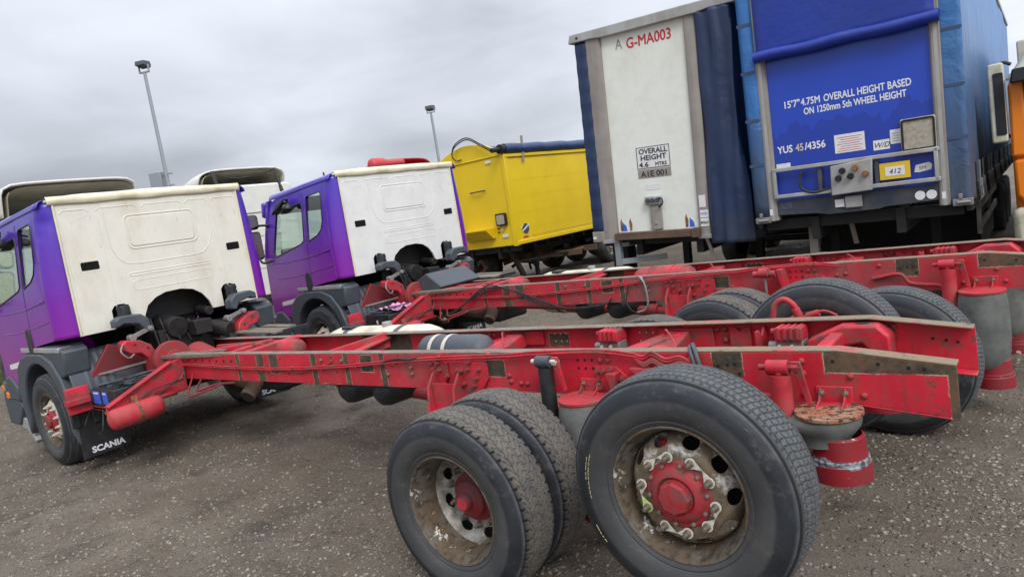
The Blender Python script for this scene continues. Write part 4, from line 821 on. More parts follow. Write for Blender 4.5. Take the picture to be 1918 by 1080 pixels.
    for s_ in (-1, 1):
        MB().prism([(-9.40, 2.7), (-9.46, 2.7), (-9.88, 1.8), (-9.74, 1.8)], 1, s_*1.12, s_*1.2).build('windscreen_pillar', 'purple', t, bevel=.01)
    bp = MB().prism([(-9.62, .92), (-9.96, .92), (-10.02, .62), (-9.98, .38), (-9.6, .38), (-9.36, .62)], 1, -1.24, 1.24).build('front_bumper', 'plastic', t, bevel=.03)
    for s_ in (-1, 1):
        MB().box((-9.99, s_*1.243, .80), (-9.86, s_*1.15, .88)).build('indicator_lamp', 'lamp_orange', bp, bevel=.012)
        MB().box((-9.80, s_*1.262, .72), (-9.70, s_*1.238, .80)).build('side_marker', 'lamp_orange', bp, bevel=.01)
        MB().prism([(-9.72, .98), (-9.55, 1.0), (-9.38, .88), (-9.36, .7), (-9.9, .72)], 1, s_*1.0, s_*1.25).build('step_panel', 'plastic', bp, bevel=.02)
        MB().prism([(-9.9, .36), (-9.85, .50), (-9.4, .48), (-9.22, .22), (-9.26, .18), (-9.46, .34)], 1, s_*.98, s_*1.22).build('step', 'alu', bp, bevel=.012)
    # interior and cab floor
    MB().box((-9.6, -1.1, 1.42), (-8.0, -.55, 1.47)).box((-9.6, .55, 1.42), (-8.0, 1.1, 1.47)).box((-9.5, -.55, 1.62), (-7.9, .55, 1.72)).build('cab_floor', 'grease', t)
    for s_ in (-1, 1): MB().box((-8.6, s_*.65-.24, 1.7), (-8.1, s_*.65+.24, 1.85)).box((-8.2, s_*.65-.22, 1.85), (-8.05, s_*.65+.22, 2.4)).build('driver_seat', 'plastic_dark', t, bevel=.03)
    MB().box((-9.6, -1.05, 1.7), (-9.3, 1.05, 1.95)).build('dashboard', 'plastic_dark', t, bevel=.03)
    # engine compartment
    MB().box((-7.98, -.95, 1.40), (-7.94, .95, 1.80)).box((-7.98, -.95, 1.78), (-7.70, .95, 1.81)).build('engine_tunnel', 'grease', t)
    eg = MB().box((-9.3, -.36, .75), (-8.0, .36, 1.45)).box((-8.0, -.30, .75), (-7.55, .30, 1.30)).cyl((-7.9, -.1, 1.35), (-7.5, -.1, 1.3), .12).box((-7.6, .02, 1.18), (-7.35, .22, 1.34)).cyl((-7.7, .25, 1.25), (-7.35, .42, 1.15), .09).cyl((-8.5, .4, 1.5), (-7.6, .35, 1.4), .05)
    for i in range(7): eg.cyl((-7.7+.03*i, -.3+.09*i, 1.45-.02*i), (-7.5, -.34+.12*i, 1.12+.02*(i % 3)), .014, n=6)
    eg.build('engine_block', 'grease', t, bevel=.01)
    MB().cyl((-7.30, -.34, 1.0), (-7.22, -.34+.0, 1.0), .20, n=36).cyl((-7.23, -.34, 1.0), (-7.19, -.34, 1.0), .10, n=24).build('clutch_housing', 'red_hub', t, bevel=.006)
    MB().cyl((-7.3, -.05, .95), (-6.7, -.02, .85), .17, .10, n=20).build('gearbox', 'red_hub', t, smooth=40)
    if variant:
        MB().prism([(-7.35, 1.18), (-7.05, 1.30), (-6.75, 1.10), (-6.9, 1.0), (-7.3, 1.0)], 1, -.30, .45).build('gearbox_cover', 'plastic', t, bevel=.02)
    # cab mounts at the rear: suspension leg, grey bracket, red arm
    for s_ in (-1, 1):
        yc = -.585 if s_ < 0 else .675
        q = MB().lathe([(.066, 0), (.07, .02), (.062, .05), (.07, .08), (.062, .11), (.07, .14), (.06, .18)], (-7.62, yc, 1.48), (0, 0, 1), 20).build('cab_air_spring', 'plastic_dark', t, smooth=30)
        d = -s_
        P_ = [(yc-.19*1, 1.44), (yc-.19, 1.52), (yc-.12, 1.555), (yc+.08, 1.545), (yc+.15, 1.48), (yc+.16, 1.38), (yc+.09, 1.36), (yc+.04, 1.44), (yc-.1, 1.47)]
        if s_ > 0: P_ = [(2*yc-a, b) for a, b in P_]
        MB().prism(P_, 0, -7.55, -7.40).build('cab_mount', 'plastic', t, bevel=.014)
        a0 = (-7.42, yc-.06*1, 1.31); a1 = (-7.42, yc+.14, 1.37)
        if s_ > 0: a0 = (-7.42, yc-.22, 1.28); a1 = (-7.42, yc-.02, 1.33)
        MB().beam(a0, a1, .035, .045).cyl((a0[0]-.04, a0[1], a0[2]), (a0[0]+.05, a0[1], a0[2]), .038).cyl((a1[0]-.04, a1[1], a1[2]), (a1[0]+.05, a1[1], a1[2]), .03).cyl((a1[0]+.04, a1[1], a1[2]), (a1[0]+.06, a1[1], a1[2]), .018, n=6).build('mount_link', 'steel', t, bevel=.004)
        Q = [(yc-.14, 1.30), (yc-.0, 1.27), (yc+.10, 1.20), (yc+.155, 1.06), (yc+.15, .9), (yc+.06, .9), (yc+.05, 1.06), (yc-.02, 1.13), (yc-.12, 1.15), (yc-.18, 1.2), (yc-.18, 1.27)]
        if s_ > 0: Q = [(2*yc-a-.02, b) for a, b in Q]
        arm = MB().prism(Q, 0, -7.52, -7.36).build('mount_arm', 'red', t, bevel=.012)
        for (a, b) in ((-.06, 1.235), (.06, 1.17), (.11, 1.02)): put(arm, 'bolt_hole', HOLE, (-7.358, yc+(a if s_ < 0 else -a), b), (0, 0, PI/2), 1.3)
    MB().prism([(-1.0, .75), (-1.0, 1.0), (-.78, 1.28), (-.5, 1.15), (-.42, .85), (-.6, .7)], 0, -7.75, -7.70).build('suspension_bracket', 'red_dark', t, bevel=.01)
    MB().tube(spline([(-7.35, -.77, 1.27), (-7.3, -.82, 1.2), (-7.3, -.76, 1.12), (-7.35, -.68, 1.14)], 5), .009, 8).build('cable_loop', 'steel', t, smooth=60)
    # front wing, liner, mud flap
    for s_ in (-1, 1):
        c0, c1 = -8.484, .52; inner = [(c0+.63*math.cos(a), c1+.02+.63*math.sin(a)) for a in np.linspace(R(-8), R(186), 26)]
        outer = [(-9.22, .30), (-9.28, .62), (-9.27, .9), (-9.16, 1.12), (-8.96, 1.24), (-8.7, 1.28), (-8.3, 1.28), (-8.04, 1.20), (-7.86, 1.02), (-7.76, .8), (-7.71, .55), (-7.69, .30), (-7.76, .30)]
        ya, yb = s_*1.255, s_*.93
        wg = MB().prism(inner[::1]+outer[:12], 1, ya, yb).build('wheel_arch', 'plastic', t, bevel=.02)
        MB().prism([(-8.30, 1.27), (-8.2, 1.36), (-7.80, 1.36), (-7.68, 1.30), (-7.72, 1.05), (-7.90, 1.0)], 1, s_*1.23, s_*.98).build('wing_top', 'plastic', wg, bevel=.02)
        MB().box((-8.95, s_*1.235, 1.29), (-7.76, s_*1.10, 1.345)).build('wing_trim', 'alu', wg, bevel=.008)
        def ln(u, v, s_=s_):
            z = .68+.58*v; rib = .010*max(0, math.sin(u*60))*(1 if .15 < u < .6 else 0)
            return (-7.66-.20*(v**2)+rib, s_*(1.20-.72*u), z)
        MB().grid(ln, 50, 12).build('wheel_arch_liner', 'plastic', wg, smooth=60, solid=.012)
        MB().prism([(s_*1.25, .15), (s_*.78, .17), (s_*.76, .22), (s_*.76, .66), (s_*1.23, .66)], 0, -7.70, -7.684).build('mud_flap', 'plastic_dark', wg, bevel=.003)
        text('SCANIA', .088, 'ink_white', wg, (-7.680, (-1.16 if s_ < 0 else .84), .20), (PI/2, 0, PI/2), .0035, sx=1.05)
        for u in (.25, .45): MB().box((-7.684, s_*(.8+u)-.04, .5), (-7.66, s_*(.8+u)+.04, .66)).build('flap_rib', 'plastic_dark', wg, bevel=.01)
    # battery tray, its brackets and the air tank under it
    MB().box((-7.62, -1.32, .665), (-7.56, -1.10, .93)).box((-7.60, -1.34, .76), (-7.50, -1.12, .82)).box((-7.6, -1.1, .66), (-6.95, -1.08, .70)).box((-7.56, -1.10, .665), (-6.95, -.5, .695)).build('battery_tray', 'red', t, bevel=.006)
    bb = MB().box((-7.50, -1.10, .70), (-6.96, -.56, .885))
    bt = bb.build('battery_box', 'plastic_dark', t, bevel=.008)
    for i in range(6): MB().cyl((-7.45+.16*(i % 3), -1.0+.28*(i//3), .885), (-7.45+.16*(i % 3), -1.0+.28*(i//3), .90), .03, n=12).build('battery_cap', 'plastic', bt)
    for r3 in range(7):
        rr = random.Random(r3+variant*9); pts = [(-7.5+.09*i+rr.uniform(-.04, .04), -1.05+.5*rr.random(), .90+.015*rr.random()+.01*i*(r3 % 2)) for i in range(7)]
        MB().tube(spline(pts, 5), .010, 7).build('battery_cable', 'rubber' if r3 % 3 else 'plastic', bt, smooth=60)
    if variant == 0:
        for x0, x1 in ((-7.48, -7.31), (-7.25, -7.13)):
            MB().box((x0, -1.1035, .735), (x1, -1.1005, .865)).build('battery_label', 'sticker_blue', bt)
            MB().box((x0+.02, -1.106, .835), (x1-.03, -1.1038, .85)).build('label_print', 'paper', bt)
    else:
        MB().box((-7.25, -1.1035, .76), (-7.22, -1.1005, .81)).build('battery_label', 'paper', bt)
    MB().prism([(-1.22, .70), (-1.22, .745), (-.56, 1.02), (-.42, 1.04), (-.42, .73)], 0, -6.90, -6.87).beam((-6.87, -1.22, .755), (-6.87, -.55, 1.03), .09, .018).beam((-6.87, -1.23, .70), (-6.87, -.42, .72), .10, .03).build('tray_gusset', 'red', t, bevel=.005)
    MB().box((-6.84, -1.0, .64), (-6.83, -.94, .8)).box((-6.85, -.98, .52), (-6.82, -.90, .56)).build('tank_hanger', 'rust', t, bevel=.003)
    tkp = MB().lathe([(.0005, 0), (.05, .004), (.085, .02), (.10, .05), (.103, .08), (.103, .44), (.10, .47), (.085, .50), (.05, .516), (.0005, .52)], (-6.80, -1.25, .63), (0, 1, .04), 32).build('brake_air_tank', 'red_dusty', t, smooth=50)
    for yy in (-.98,): MB().lathe([(.1045, -.012), (.108, -.012), (.108, .012), (.1045, .012)], (-6.80, yy, .64), (0, 1, .04), 32).build('tank_strap', 'rust', tkp)
    for r3 in range(3):
        MB().tube(spline([(-6.85, -.95+.1*r3, .72), (-6.83, -.80+.1*r3, .80), (-6.7, -.62+.05*r3, .85), (-6.75, -.48, .88+.03*r3)], 6), .007, 7).build('cable', 'red_hub' if r3 % 2 else 'rubber', t, smooth=60)
    MB().tube(spline([(-6.6, -.4, .80), (-6.4, -.55, .74), (-6.2, -.45, .78), (-5.9, -.42, .80)], 6), .012, 7).tube(spline([(-6.7, -.42, .86), (-6.5, -.6, .70), (-6.25, -.55, .74), (-6.1, -.42, .79)], 6), .01, 7).build('cable', 'red_dark', t, smooth=60)
    MB().tube(spline([(-7.55, -1.12, .68), (-7.62, -1.15, .60), (-7.60, -1.2, .52)], 5), .006, 6).build('cable', 'rubber', t, smooth=60)
    MB().tube(spline([(-7.2, -1.14, .69), (-7.1, -1.2, .58), (-7.1, -1.22, .50), (-7.15, -1.24, .48)], 5), .006, 6).build('cable', 'rubber', t, smooth=60)
    # exhaust stub and silencer under the frame
    MB().tube(spline([(-6.9, .05, .70), (-6.3, -.05, .68), (-6.05, -.12, .72), (-5.93, -.22, .70), (-5.90, -.32, .63)], 8), .072, 20).build('exhaust_elbow', 'sill', t, smooth=50)
    MB().cyl((-5.897, -.325, .627), (-5.895, -.33, .624), .060, n=20).build('exhaust_mouth', 'black', t)
    MB().box((-7.3, .35, .45), (-6.4, .95, .82)).build('silencer', 'grease', t, bevel=.04)
    # deck boards and pale tank on the far side of the frame
    for i, (y0, z0_) in enumerate(((.50, 1.10), (.64, 1.095), (.78, 1.105))):
        MB().beam((-7.3+.05*i, y0, z0_), (-6.45-.08*i, y0-.02, z0_-.01), .11, .025).build('deck_board', 'wood' if variant == 0 or i != 1 else 'steel', t, bevel=.004)
    MB().beam((-7.35, .40, 1.085), (-7.05, .9, 1.085), .08, .04).build('deck_bearer', 'plastic_dark', t)
    MB().beam((-6.55, .40, 1.075), (-6.5, .9, 1.075), .06, .04).build('deck_bearer', 'plastic_dark', t)
    ct = MB().lathe([(.0005, -.80), (.18, -.78), (.26, -.72), (.285, -.62), (.285, .62), (.26, .72), (.18, .78), (.0005, .80)], (-5.10, .80, .775), (1, 0, 0), 36).build('fuel_tank', 'canister', t, smooth=50)
    for dx in (-.42, .36): MB().lathe([(.286, -.03), (.291, -.03), (.291, .03), (.286, .03)], (-5.10+dx, .80, .775), (1, 0, 0), 36).build('tank_strap', 'plastic', ct)
    MB().cyl((-5.0, .80, 1.05), (-5.0, .80, 1.10), .05, n=20).build('filler_cap', 'alu', ct, bevel=.004)
    MB().box((-5.62, .7, 1.045), (-5.45, .85, 1.075)).build('tank_sender', 'plastic_dark', ct, bevel=.01)
    # second strip of near-side pipe reaching over the batteries
    MB().beam((-7.40, -.42, 1.03), (-7.85, -1.18, .96), .012, .022).build('stay_rod', 'steel', t)
    MB().beam((-7.6, -.50, 1.045), (-5.95, -.36, 1.065), .02, .035).beam((-7.5, -.3, 1.04), (-6.4, -.2, 1.06), .05, .02).build('loom_tray', 'wood', t, bevel=.004)
truck1 = make_truck('stripped_truck', 'nearest red stripped chassis with purple and cream cab, its raised rear wheel filling the foreground', (0, 0, 0), 0, 0)
truck2 = make_truck('stripped_truck', 'second stripped red truck chassis with purple and white cab, standing behind the nearest one', (.417, 2.662, .027), -.091, 1)
# brake hose arch on the outside of the near truck's far rail
h = MB().tube(spline([(-1.07, .55, .98), (-1.06, .55, 1.10), (-1.04, .55, 1.17), (-.985, .55, 1.20), (-.93, .55, 1.16), (-.91, .55, 1.10)], 6), .017, 10).build('brake_hose', 'red_dusty', truck1, smooth=60)
MB().cyl((-.925, .55, 1.14), (-.90, .55, 1.07), .026, n=12).cyl((-1.07, .55, 1.0), (-1.065, .55, 1.07), .024, n=12).box((-.96, .51, 1.05), (-.87, .59, 1.09)).build('hose_union', 'red', h, bevel=.004)
MB().tube(spline([(-.84, .55, 1.10), (-.76, .55, 1.12), (-.69, .55, 1.09)], 5), .008, 8).cyl((-.86, .55, 1.09), (-.79, .55, 1.11), .022, n=8).build('air_pipe', 'red', truck1, smooth=60)
# pink rag on the second truck's batteries
def rag(u, v):
    x = -7.38+.42*u; y = -1.0+.36*v; return (x, y, .925+.045*abs(math.sin(u*9+v*4))*math.sin(u*PI)+.03*math.sin(v*11+u*3)*math.sin(v*PI))
rg = MB().grid(rag, 26, 22).build('rag', 'pink', None, smooth=60, solid=.004); rg.location = (.417, 2.662, .027); rg.rotation_euler = (0, 0, -.091)
tag(rg, 'crumpled pink rag lying on the batteries of the second truck', 'rag')
# ---------------------------------------------------------------- trailers
def trailer_running_gear(t, w_, zb_, L, first, fl=True, legs=2.3, nax=3):
    ch = MB()
    for x in (w_/2-.55, w_/2+.45): ch.box((x, .1, zb_-.32), (x+.10, L, zb_-.02))
    ch.box((.1, .15, zb_-.16), (w_-.1, .30, zb_-.02))
    for i in range(14): ch.box((.1, .8+i*(L-1)/14, zb_-.14), (w_-.1, .88+i*(L-1)/14, zb_-.03))
    ch.build('trailer_chassis', 'grease', t)
    for i in range(nax):
        y = first+i*1.31; MB().cyl((.3, y, .52), (w_-.3, y, .52), .07, n=12).build('trailer_axle', 'grease', t, smooth=40)
        for s_ in (-1, 1):
            q = MB().lathe([(.29, .06), (.30, 0), (.36, -.02), (.45, -.015), (.50, .01), (.52, .04), (.52, .30), (.50, .33), (.36, .35)], ((.02 if s_ < 0 else w_-.02), y, .52), (-s_ if s_ < 0 else -1, 0, 0) if False else ((1, 0, 0) if s_ < 0 else (-1, 0, 0)), 40).build('wheel', 'tyre_tr', t, smooth=40)
            MB().lathe([(.295, .03), (.27, .09), (.25, .14), (.20, .09), (.17, .08), (.13, .08), (.12, .03), (.0005, .02)], ((.02 if s_ < 0 else w_-.02), y, .52), ((1, 0, 0) if s_ < 0 else (-1, 0, 0)), 32).build('rim', 'post', q, smooth=35)
    for x in (w_/2-.75, w_/2+.60):
        lg = MB().box((x, legs, .42), (x+.13, legs+.13, zb_-.1)).build('landing_leg', 'grease', t, bevel=.01)
        MB().box((x+.02, legs+.02, .05), (x+.11, legs+.11, .42)).box((x-.06, legs-.08, 0.0), (x+.19, legs+.21, .04)).build('leg_foot', 'grease', lg)
    MB().cyl((w_/2-.7, legs+.06, zb_-.3), (w_/2+.7, legs+.06, zb_-.3), .02, n=8).build('leg_cross_shaft', 'grease', t)
def side_guard(t, x, y0, y1, z0=.55, z1=1.0):
    MB().box((x-.02, y0, z0), (x+.02, y1, z0+.11)).box((x-.02, y0, z1-.11), (x+.02, y1, z1)).box((x-.03, y0, z0-.05), (x+.03, y0+.08, z1+.15)).box((x-.03, (y0+y1)/2, z0), (x+.03, (y0+y1)/2+.06, z1+.15)).build('side_guard', 'alu', t, bevel=.006)
M['tyre_tr'] = grimy('trailer_tyre', (.022, .023, .025), (.09, .085, .075), .45, .75, .8, 5, .75)

# --- white fronted curtainsider
tw = thing('curtainsider_trailer', 'trailer with white front board and navy curtains, between the yellow tipper and the blue trailer', 'trailer', (-5.776, 6.035, 0), (0, R(2.9), .022))
W_ = 2.5; ZB, ZT_ = 1.36, 4.47
fb = ob('front_board', plate_mesh('front_board', [(.44, 1.40), (1.84, 1.40), (1.84, ZT_-.02), (.44, ZT_-.02)], [], .03, 'grp', lambda u, v, s_: (u, s_+.05, v)), tw)
for x0, x1 in ((.17, .44), (1.80, 1.98)):
    pz = MB().prism([(x0, .0), (x0+.03, -.02), (x1-.03, -.02), (x1, 0), (x1, .12), (x0, .12)], 2, 1.27, ZT_-.02).build('corner_post', 'post', tw, bevel=.008)
    MB().box((x0-.01, -.03, 1.24), (x1+.02, .10, 1.30)).build('post_foot', 'alu', pz, bevel=.005)
MB().prism([(-.10, ZT_-.03), (-.06, ZT_+.10), (W_+.06, ZT_+.10), (W_+.10, ZT_-.03), (W_-.3, ZT_-.03), (W_-.5, ZT_-.05), (.5, ZT_-.05), (.3, ZT_-.03)], 1, -.06, .12).build('header_rail', 'alu', tw, bevel=.012)
MB().box((-.06, .12, ZT_+.06), (W_+.06, 13.5, ZT_+.10)).build('roof', 'white', tw, bevel=.01)
MB().cyl((.07, -.07, ZT_+.03), (.07, -.05, ZT_+.03), .018, n=12).build('header_bolt', 'grease', tw)
def fold(n_, amp, u): return amp*math.sin(u*n_)+amp*.5*math.sin(u*n_*2.3+1)
def cl_(u, v):     # left curtain: front strip wrapped round the corner, then the side
    z = 1.42+(ZT_-1.44)*v; s_ = u*14.2
    if s_ < .22: return (.20-s_, -.015+.006*math.sin(z*23), z)
    d = s_-.22; return (-.025+.02*math.sin(d*3.2+z*.8)*(.4+.6*math.sin(v*PI)), .0+d, z)
MB().grid(cl_, 140, 40).build('side_curtain', 'navy', tw, smooth=70, solid=.004)
def cr_(u, v):     # right curtain hangs loose from the header
    z = 1.16+(ZT_-1.18)*v; s_ = u*3.4; lo = (1-v); amp = .035+.05*lo
    x0 = 1.99
    if s_ < .52: return (x0+s_+.006*math.sin(z*5), -.03-.05*math.sin(s_*6)*(.5+.6*lo)-.007*math.sin(z*4+s_*14)+.016*math.sin(s_*31+z*.9+1.2*math.sin(z*1.3))+.016*math.sin(s_*17-z*1.7), z)
    d = s_-.52; return (x0+.52+.05*lo+amp*math.sin(d*11+z*1.3)*.8+.008*math.sin(z*4+d*5), .01+d*.82, z)
MB().grid(cr_, 150, 60).build('side_curtain', 'navy', tw, smooth=70, solid=.004)
MB().box((2.46, 2.9, 1.3), (2.5, 13.5, ZT_)).build('side_curtain', 'navy', tw)
sl = MB().box((.42, -.10, 1.285), (1.80, .06, 1.40)).box((1.72, -.12, 1.27), (1.84, .06, 1.41)).build('front_sill', 'sill', tw, bevel=.008)
MB().box((2.0, -.04, 1.25), (2.44, .10, 1.38)).build('corner_bracket', 'post', tw, bevel=.01); MB().box((-.02, -.03, 1.27), (.20, .12, 1.44)).build('corner_bracket', 'post', tw, bevel=.01)
MB().cyl((2.24, -.045, 1.31), (2.24, -.055, 1.31), .025).build('side_marker', 'paper', tw); MB().box((.0, -.045, 1.32), (.05, -.03, 1.36)).build('side_marker', 'paper', tw)
hb = MB().box((.97, -.04, 1.80), (1.24, .03, 1.93)).build('coupling_box', 'alu', tw, bevel=.012)
for x in (1.03, 1.11, 1.19): MB().cyl((x, -.07, 1.87), (x, -.03, 1.87), .032, n=16).build('coupling', 'plastic', hb, smooth=40)
MB().tube(spline([(1.2, -.04, 1.9), (1.27, -.06, 1.88), (1.27, -.06, 1.80), (1.20, -.05, 1.76)], 5), .012, 8).build('cable', 'rubber', hb, smooth=60)
MB().box((1.04, -.02, 1.42), (1.22, .03, 1.78)).cyl((1.13, -.03, 1.52), (1.13, -.01, 1.52), .03).build('coupling_post', 'post', hb, bevel=.008)
for x, c_ in ((.50, 'rust'), (.55, 'sticker_blue'), (1.68, 'sticker_blue'), (.66, 'rust'), (1.60, 'rust')):
    MB().prism([(x-.018, 1.42), (x+.02, 1.42), (x+.03, 1.52), (x+.0, 1.62 if c_ == 'rust' else 1.56), (x-.02, 1.56)] if c_ == 'rust' else [(x-.035, 1.42), (x+.045, 1.42), (x+.03, 1.50), (x+.0, 1.53), (x-.03, 1.56)], 1, .030, .0335).build('paint_stain', c_, fb)
text('G-MA003', .215, 'ink_red', fb, (.86, .033, 4.18), sx=.86, heavy=.009)
text('A', .22, 'post', fb, (.68, .033, 4.20), bold=.001, sx=.8)
MB().box((.87, .031, 2.36), (1.42, .0335, 2.69)).build('height_sign', 'paper', fb)
fr = MB()
for a, b in (((.87, 2.36), (1.42, 2.37)), ((.87, 2.68), (1.42, 2.69)), ((.87, 2.36), (.88, 2.69)), ((1.41, 2.36), (1.42, 2.69))): fr.box((a[0], .029, a[1]), (b[0], .031, b[1]))
fr.build('sign_border', 'ink', fb)
text('OVERALL', .108, 'ink', fb, (1.145, .029, 2.585), heavy=.005, align='CENTER', sx=1.05); text('HEIGHT', .108, 'ink', fb, (1.145, .029, 2.485), heavy=.005, align='CENTER', sx=1.12)
text('4.6', .105, 'ink', fb, (.90, .029, 2.385), heavy=.005, sx=1.25); text('MTRS', .078, 'ink', fb, (1.17, .029, 2.387), heavy=.003)
MB().box((.87, .031, 2.215), (1.42, .0335, 2.345)).build('number_plate', 'post', fb); text('A1E 001', .12, 'ink', fb, (1.145, .029, 2.235), heavy=.004, align='CENTER', sx=1.1)
MB().box((.98, .031, 2.03), (1.22, .0335, 2.11)).build('sticker', 'paper', fb)
for (x0, x1, z0, z1) in ((1.84, 1.94, 1.70, 1.88), (1.84, 1.97, 1.55, 1.66), (1.84, 1.97, 1.42, 1.54)): MB().box((x0, -.025, z0), (x1, -.0215, z1)).build('sticker', 'paper', tw)
text('SOLD', .048, 'ink', tw, (1.905, -.027, 1.46), bold=.002, align='CENTER'); text('W/D', .05, 'sticker_blue', tw, (1.90, -.027, 1.59), align='CENTER')
trailer_running_gear(tw, W_, 1.34, 13.4, 6.0)
MB().box((.36, -.02, .86), (.46, .08, 1.27)).beam((.42, .0, .93), (1.02, .5, .93), .03, .09).beam((.42, .02, 1.2), (.80, .5, 1.2), .03, .07).build('side_guard_frame', 'galv', tw, bevel=.006)
MB().beam((1.86, .1, 1.25), (1.90, .3, .86), .05, .02).build('bracket', 'band', tw)
MB().box((.02, .5, .12), (.32, .8, 1.30)).cyl((.17, .65, .16), (.17, .65, .05), .2).build('landing_leg', 'grease', tw, bevel=.02)
# --- tall blue trailer
tb = thing('curtainsider_trailer', 'tall curtain-sided trailer with royal blue front board, rolled blue sheet and white height lettering', 'trailer', (-3.024, 5.888, 0), (0, R(1.3), .02))
HB = 4.75
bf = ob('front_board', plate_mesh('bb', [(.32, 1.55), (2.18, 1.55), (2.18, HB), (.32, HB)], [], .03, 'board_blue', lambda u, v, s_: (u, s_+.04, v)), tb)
for x0, x1 in ((.19, .32), (2.18, 2.31)):
    MB().prism([(x0, 0), (x0+.02, -.03), (x1-.02, -.03), (x1, 0), (x1, .12), (x0, .12)], 2, 1.30, HB).build('corner_post', 'post', tb, bevel=.008)
    MB().box((x0+.045, -.033, 1.30), (x1-.045, -.029, HB)).build('post_groove', 'alu', tb)
rs_ = MB().grid(lambda u, v: (.30-.11*(1-v)*0+ (2.02)*u-.06, -.07-.05*math.sin(u*2.2)-.02*math.sin(u*9), 3.42+1.4*v), 20, 10).build('rolled_sheet', 'roll', tb, smooth=70, solid=.01)
MB().tube([(.22+2.08*i/16, -.095-.015*math.sin(i*1.1), 3.46+.008*math.sin(i*.9)) for i in range(17)], .072, 20).build('sheet_roll', 'roll', rs_, smooth=60)
text('15\'7"', .125, 'ink_white', bf, (.49, .022, 2.755), heavy=.006, sx=.84); text('4.75M', .125, 'ink_white', bf, (.715, .022, 2.755), heavy=.006, sx=.76); 
text('OVERALL HEIGHT BASED', .125, 'ink_white', bf, (.99, .022, 2.755), heavy=.006, sx=.70)
text('ON 1250mm 5th WHEEL HEIGHT', .118, 'ink_white', bf, (.74, .022, 2.635), heavy=.006, sx=.69)
text('YUS', .13, 'ink_white', bf, (.37, .022, 2.185), heavy=.007, sx=.84); text('45', .13, 'band', bf, (.60, .022, 2.185), heavy=.006, sx=.8); text('/4356', .13, 'ink_white', bf, (.715, .022, 2.185), heavy=.007, sx=.86)
MB().box((1.08, .021, 2.08), (1.43, .0245, 2.31)).build('notice', 'paper', bf)
for i in range(7): MB().box((1.11+.02*(i % 3), .0195, 2.10+i*.028), (1.40-.03*(i % 2), .0208, 2.106+i*.028)).build('notice_line', 'ink_red', bf)
MB().box((1.52, .021, 2.05), (1.70, .0245, 2.17)).build('notice', 'paper', bf); text('W/D', .085, 'ink', bf, (1.61, .019, 2.08), align='CENTER', shear=.3)
MB().box((1.71, .021, 2.10), (1.83, .0245, 2.27)).build('notice', 'paper', bf); MB().box((.34, .021, 1.96), (.52, .0245, 2.05)).build('notice', 'paper', bf)
for i in range(4): MB().box((1.73, .0195, 2.13+i*.03), (1.81, .0208, 2.134+i*.03)).build('notice_line', 'ink', bf)
dh = MB().prism(rrect(1.83, 1.98, 2.2, 2.37, .02), 1, -.04, .02).build('document_holder', 'lens', bf, bevel=.015)
MB().tube([(a, -.045, b) for a, b in rrect(1.85, 2.0, 2.18, 2.35, .02)]+[(2.18, -.045, 2.33)], .012, 6).build('holder_rim', 'grease', dh, smooth=60)
rl = MB()
for z in (1.97, 1.62): rl.box((.30, -.075, z-.025), (2.22, -.03, z+.025))
rl.box((.30, -.075, 1.6), (.345, -.03, 1.99)).box((2.16, -.075, 1.6), (2.205, -.03, 1.99)); rl.build('protection_frame', 'alu', tb, bevel=.008)
for x in (.86, 1.52): MB().box((x, -.045, 1.64), (x+.05, .03, 1.95)).build('frame_strut', 'plastic', tb, bevel=.006)
cbx = MB().prism([(1.03, 1.56), (1.04, 1.93), (1.52, 1.97), (1.50, 1.58)], 1, -.14, -.08).build('suzie_panel', 'alu', tb, bevel=.012)
for x, z, m_ in ((1.13, 1.77, 'grease'), (1.27, 1.78, 'grease'), (1.33, 1.88, 'rust'), (1.44, 1.79, 'rust'), (1.18, 1.86, 'grease')): MB().cyl((x, -.20, z), (x, -.13, z), .034, .04, n=14).build('air_coupling', m_, cbx, smooth=40)
MB().tube(spline([(1.03, -.06, 1.66), (.80, -.07, 1.63), (.66, -.07, 1.70), (.65, -.07, 1.82), (.70, -.07, 1.92)], 6), .018, 8).build('cable', 'rubber', tb, smooth=60)
yp = MB().box((1.58, -.05, 1.68), (1.91, -.04, 1.88)).build('yellow_plate', 'plate_yellow', tb); MB().box((1.64, -.053, 1.72), (1.85, -.0502, 1.83)).build('plate_label', 'paper', yp); text('412', .085, 'ink', yp, (1.745, -.055, 1.745), align='CENTER', shear=.2)
MB().prism([(1.94, 1.73), (1.96, 1.81), (2.10, 1.83), (2.13, 1.80), (2.12, 1.74), (1.98, 1.72)], 1, .0195, .0225).build('torn_label', 'paper', bf)
text('5M', .06, 'ink', bf, (2.03, .0185, 1.75), align='CENTER')
hs = MB().prism([(.32, 1.36), (.9, 1.36), (1.0, 1.33), (1.55, 1.33), (1.62, 1.36), (2.18, 1.37), (2.18, 1.56), (.32, 1.56)], 1, -.02, .10).build('front_bolster', 'bolster', tb, bevel=.006) if 'bolster' in M else None
M['bolster'] = grimy('dirty_blue_black_bolster', (.022, .032, .05), (.10, .095, .085), .42, .75, .7, 4, .55)
hs = MB().prism([(.32, 1.37), (.80, 1.35), (.95, 1.32), (1.55, 1.33), (1.62, 1.35), (2.18, 1.37), (2.18, 1.56), (.32, 1.56)], 1, -.02, .10).build('front_bolster', 'bolster', tb, bevel=.006)
MB().box((.36, -.0235, 1.44), (.51, -.0205, 1.53)).build('sticker', 'lightblue', hs); MB().box((1.04, -.04, 1.40), (1.15, -.0205, 1.50)).build('lamp_bracket', 'paper', hs, bevel=.005)
MB().box((1.16, -.05, 1.38), (1.36, -.0205, 1.53)).build('number_plate_lamp', 'alu', hs, bevel=.012)
for x in (1.99, 2.11): MB().cyl((x, -.027, 1.445), (x, -.0205, 1.445), .055, n=24).build('round_sticker', 'paper', hs)
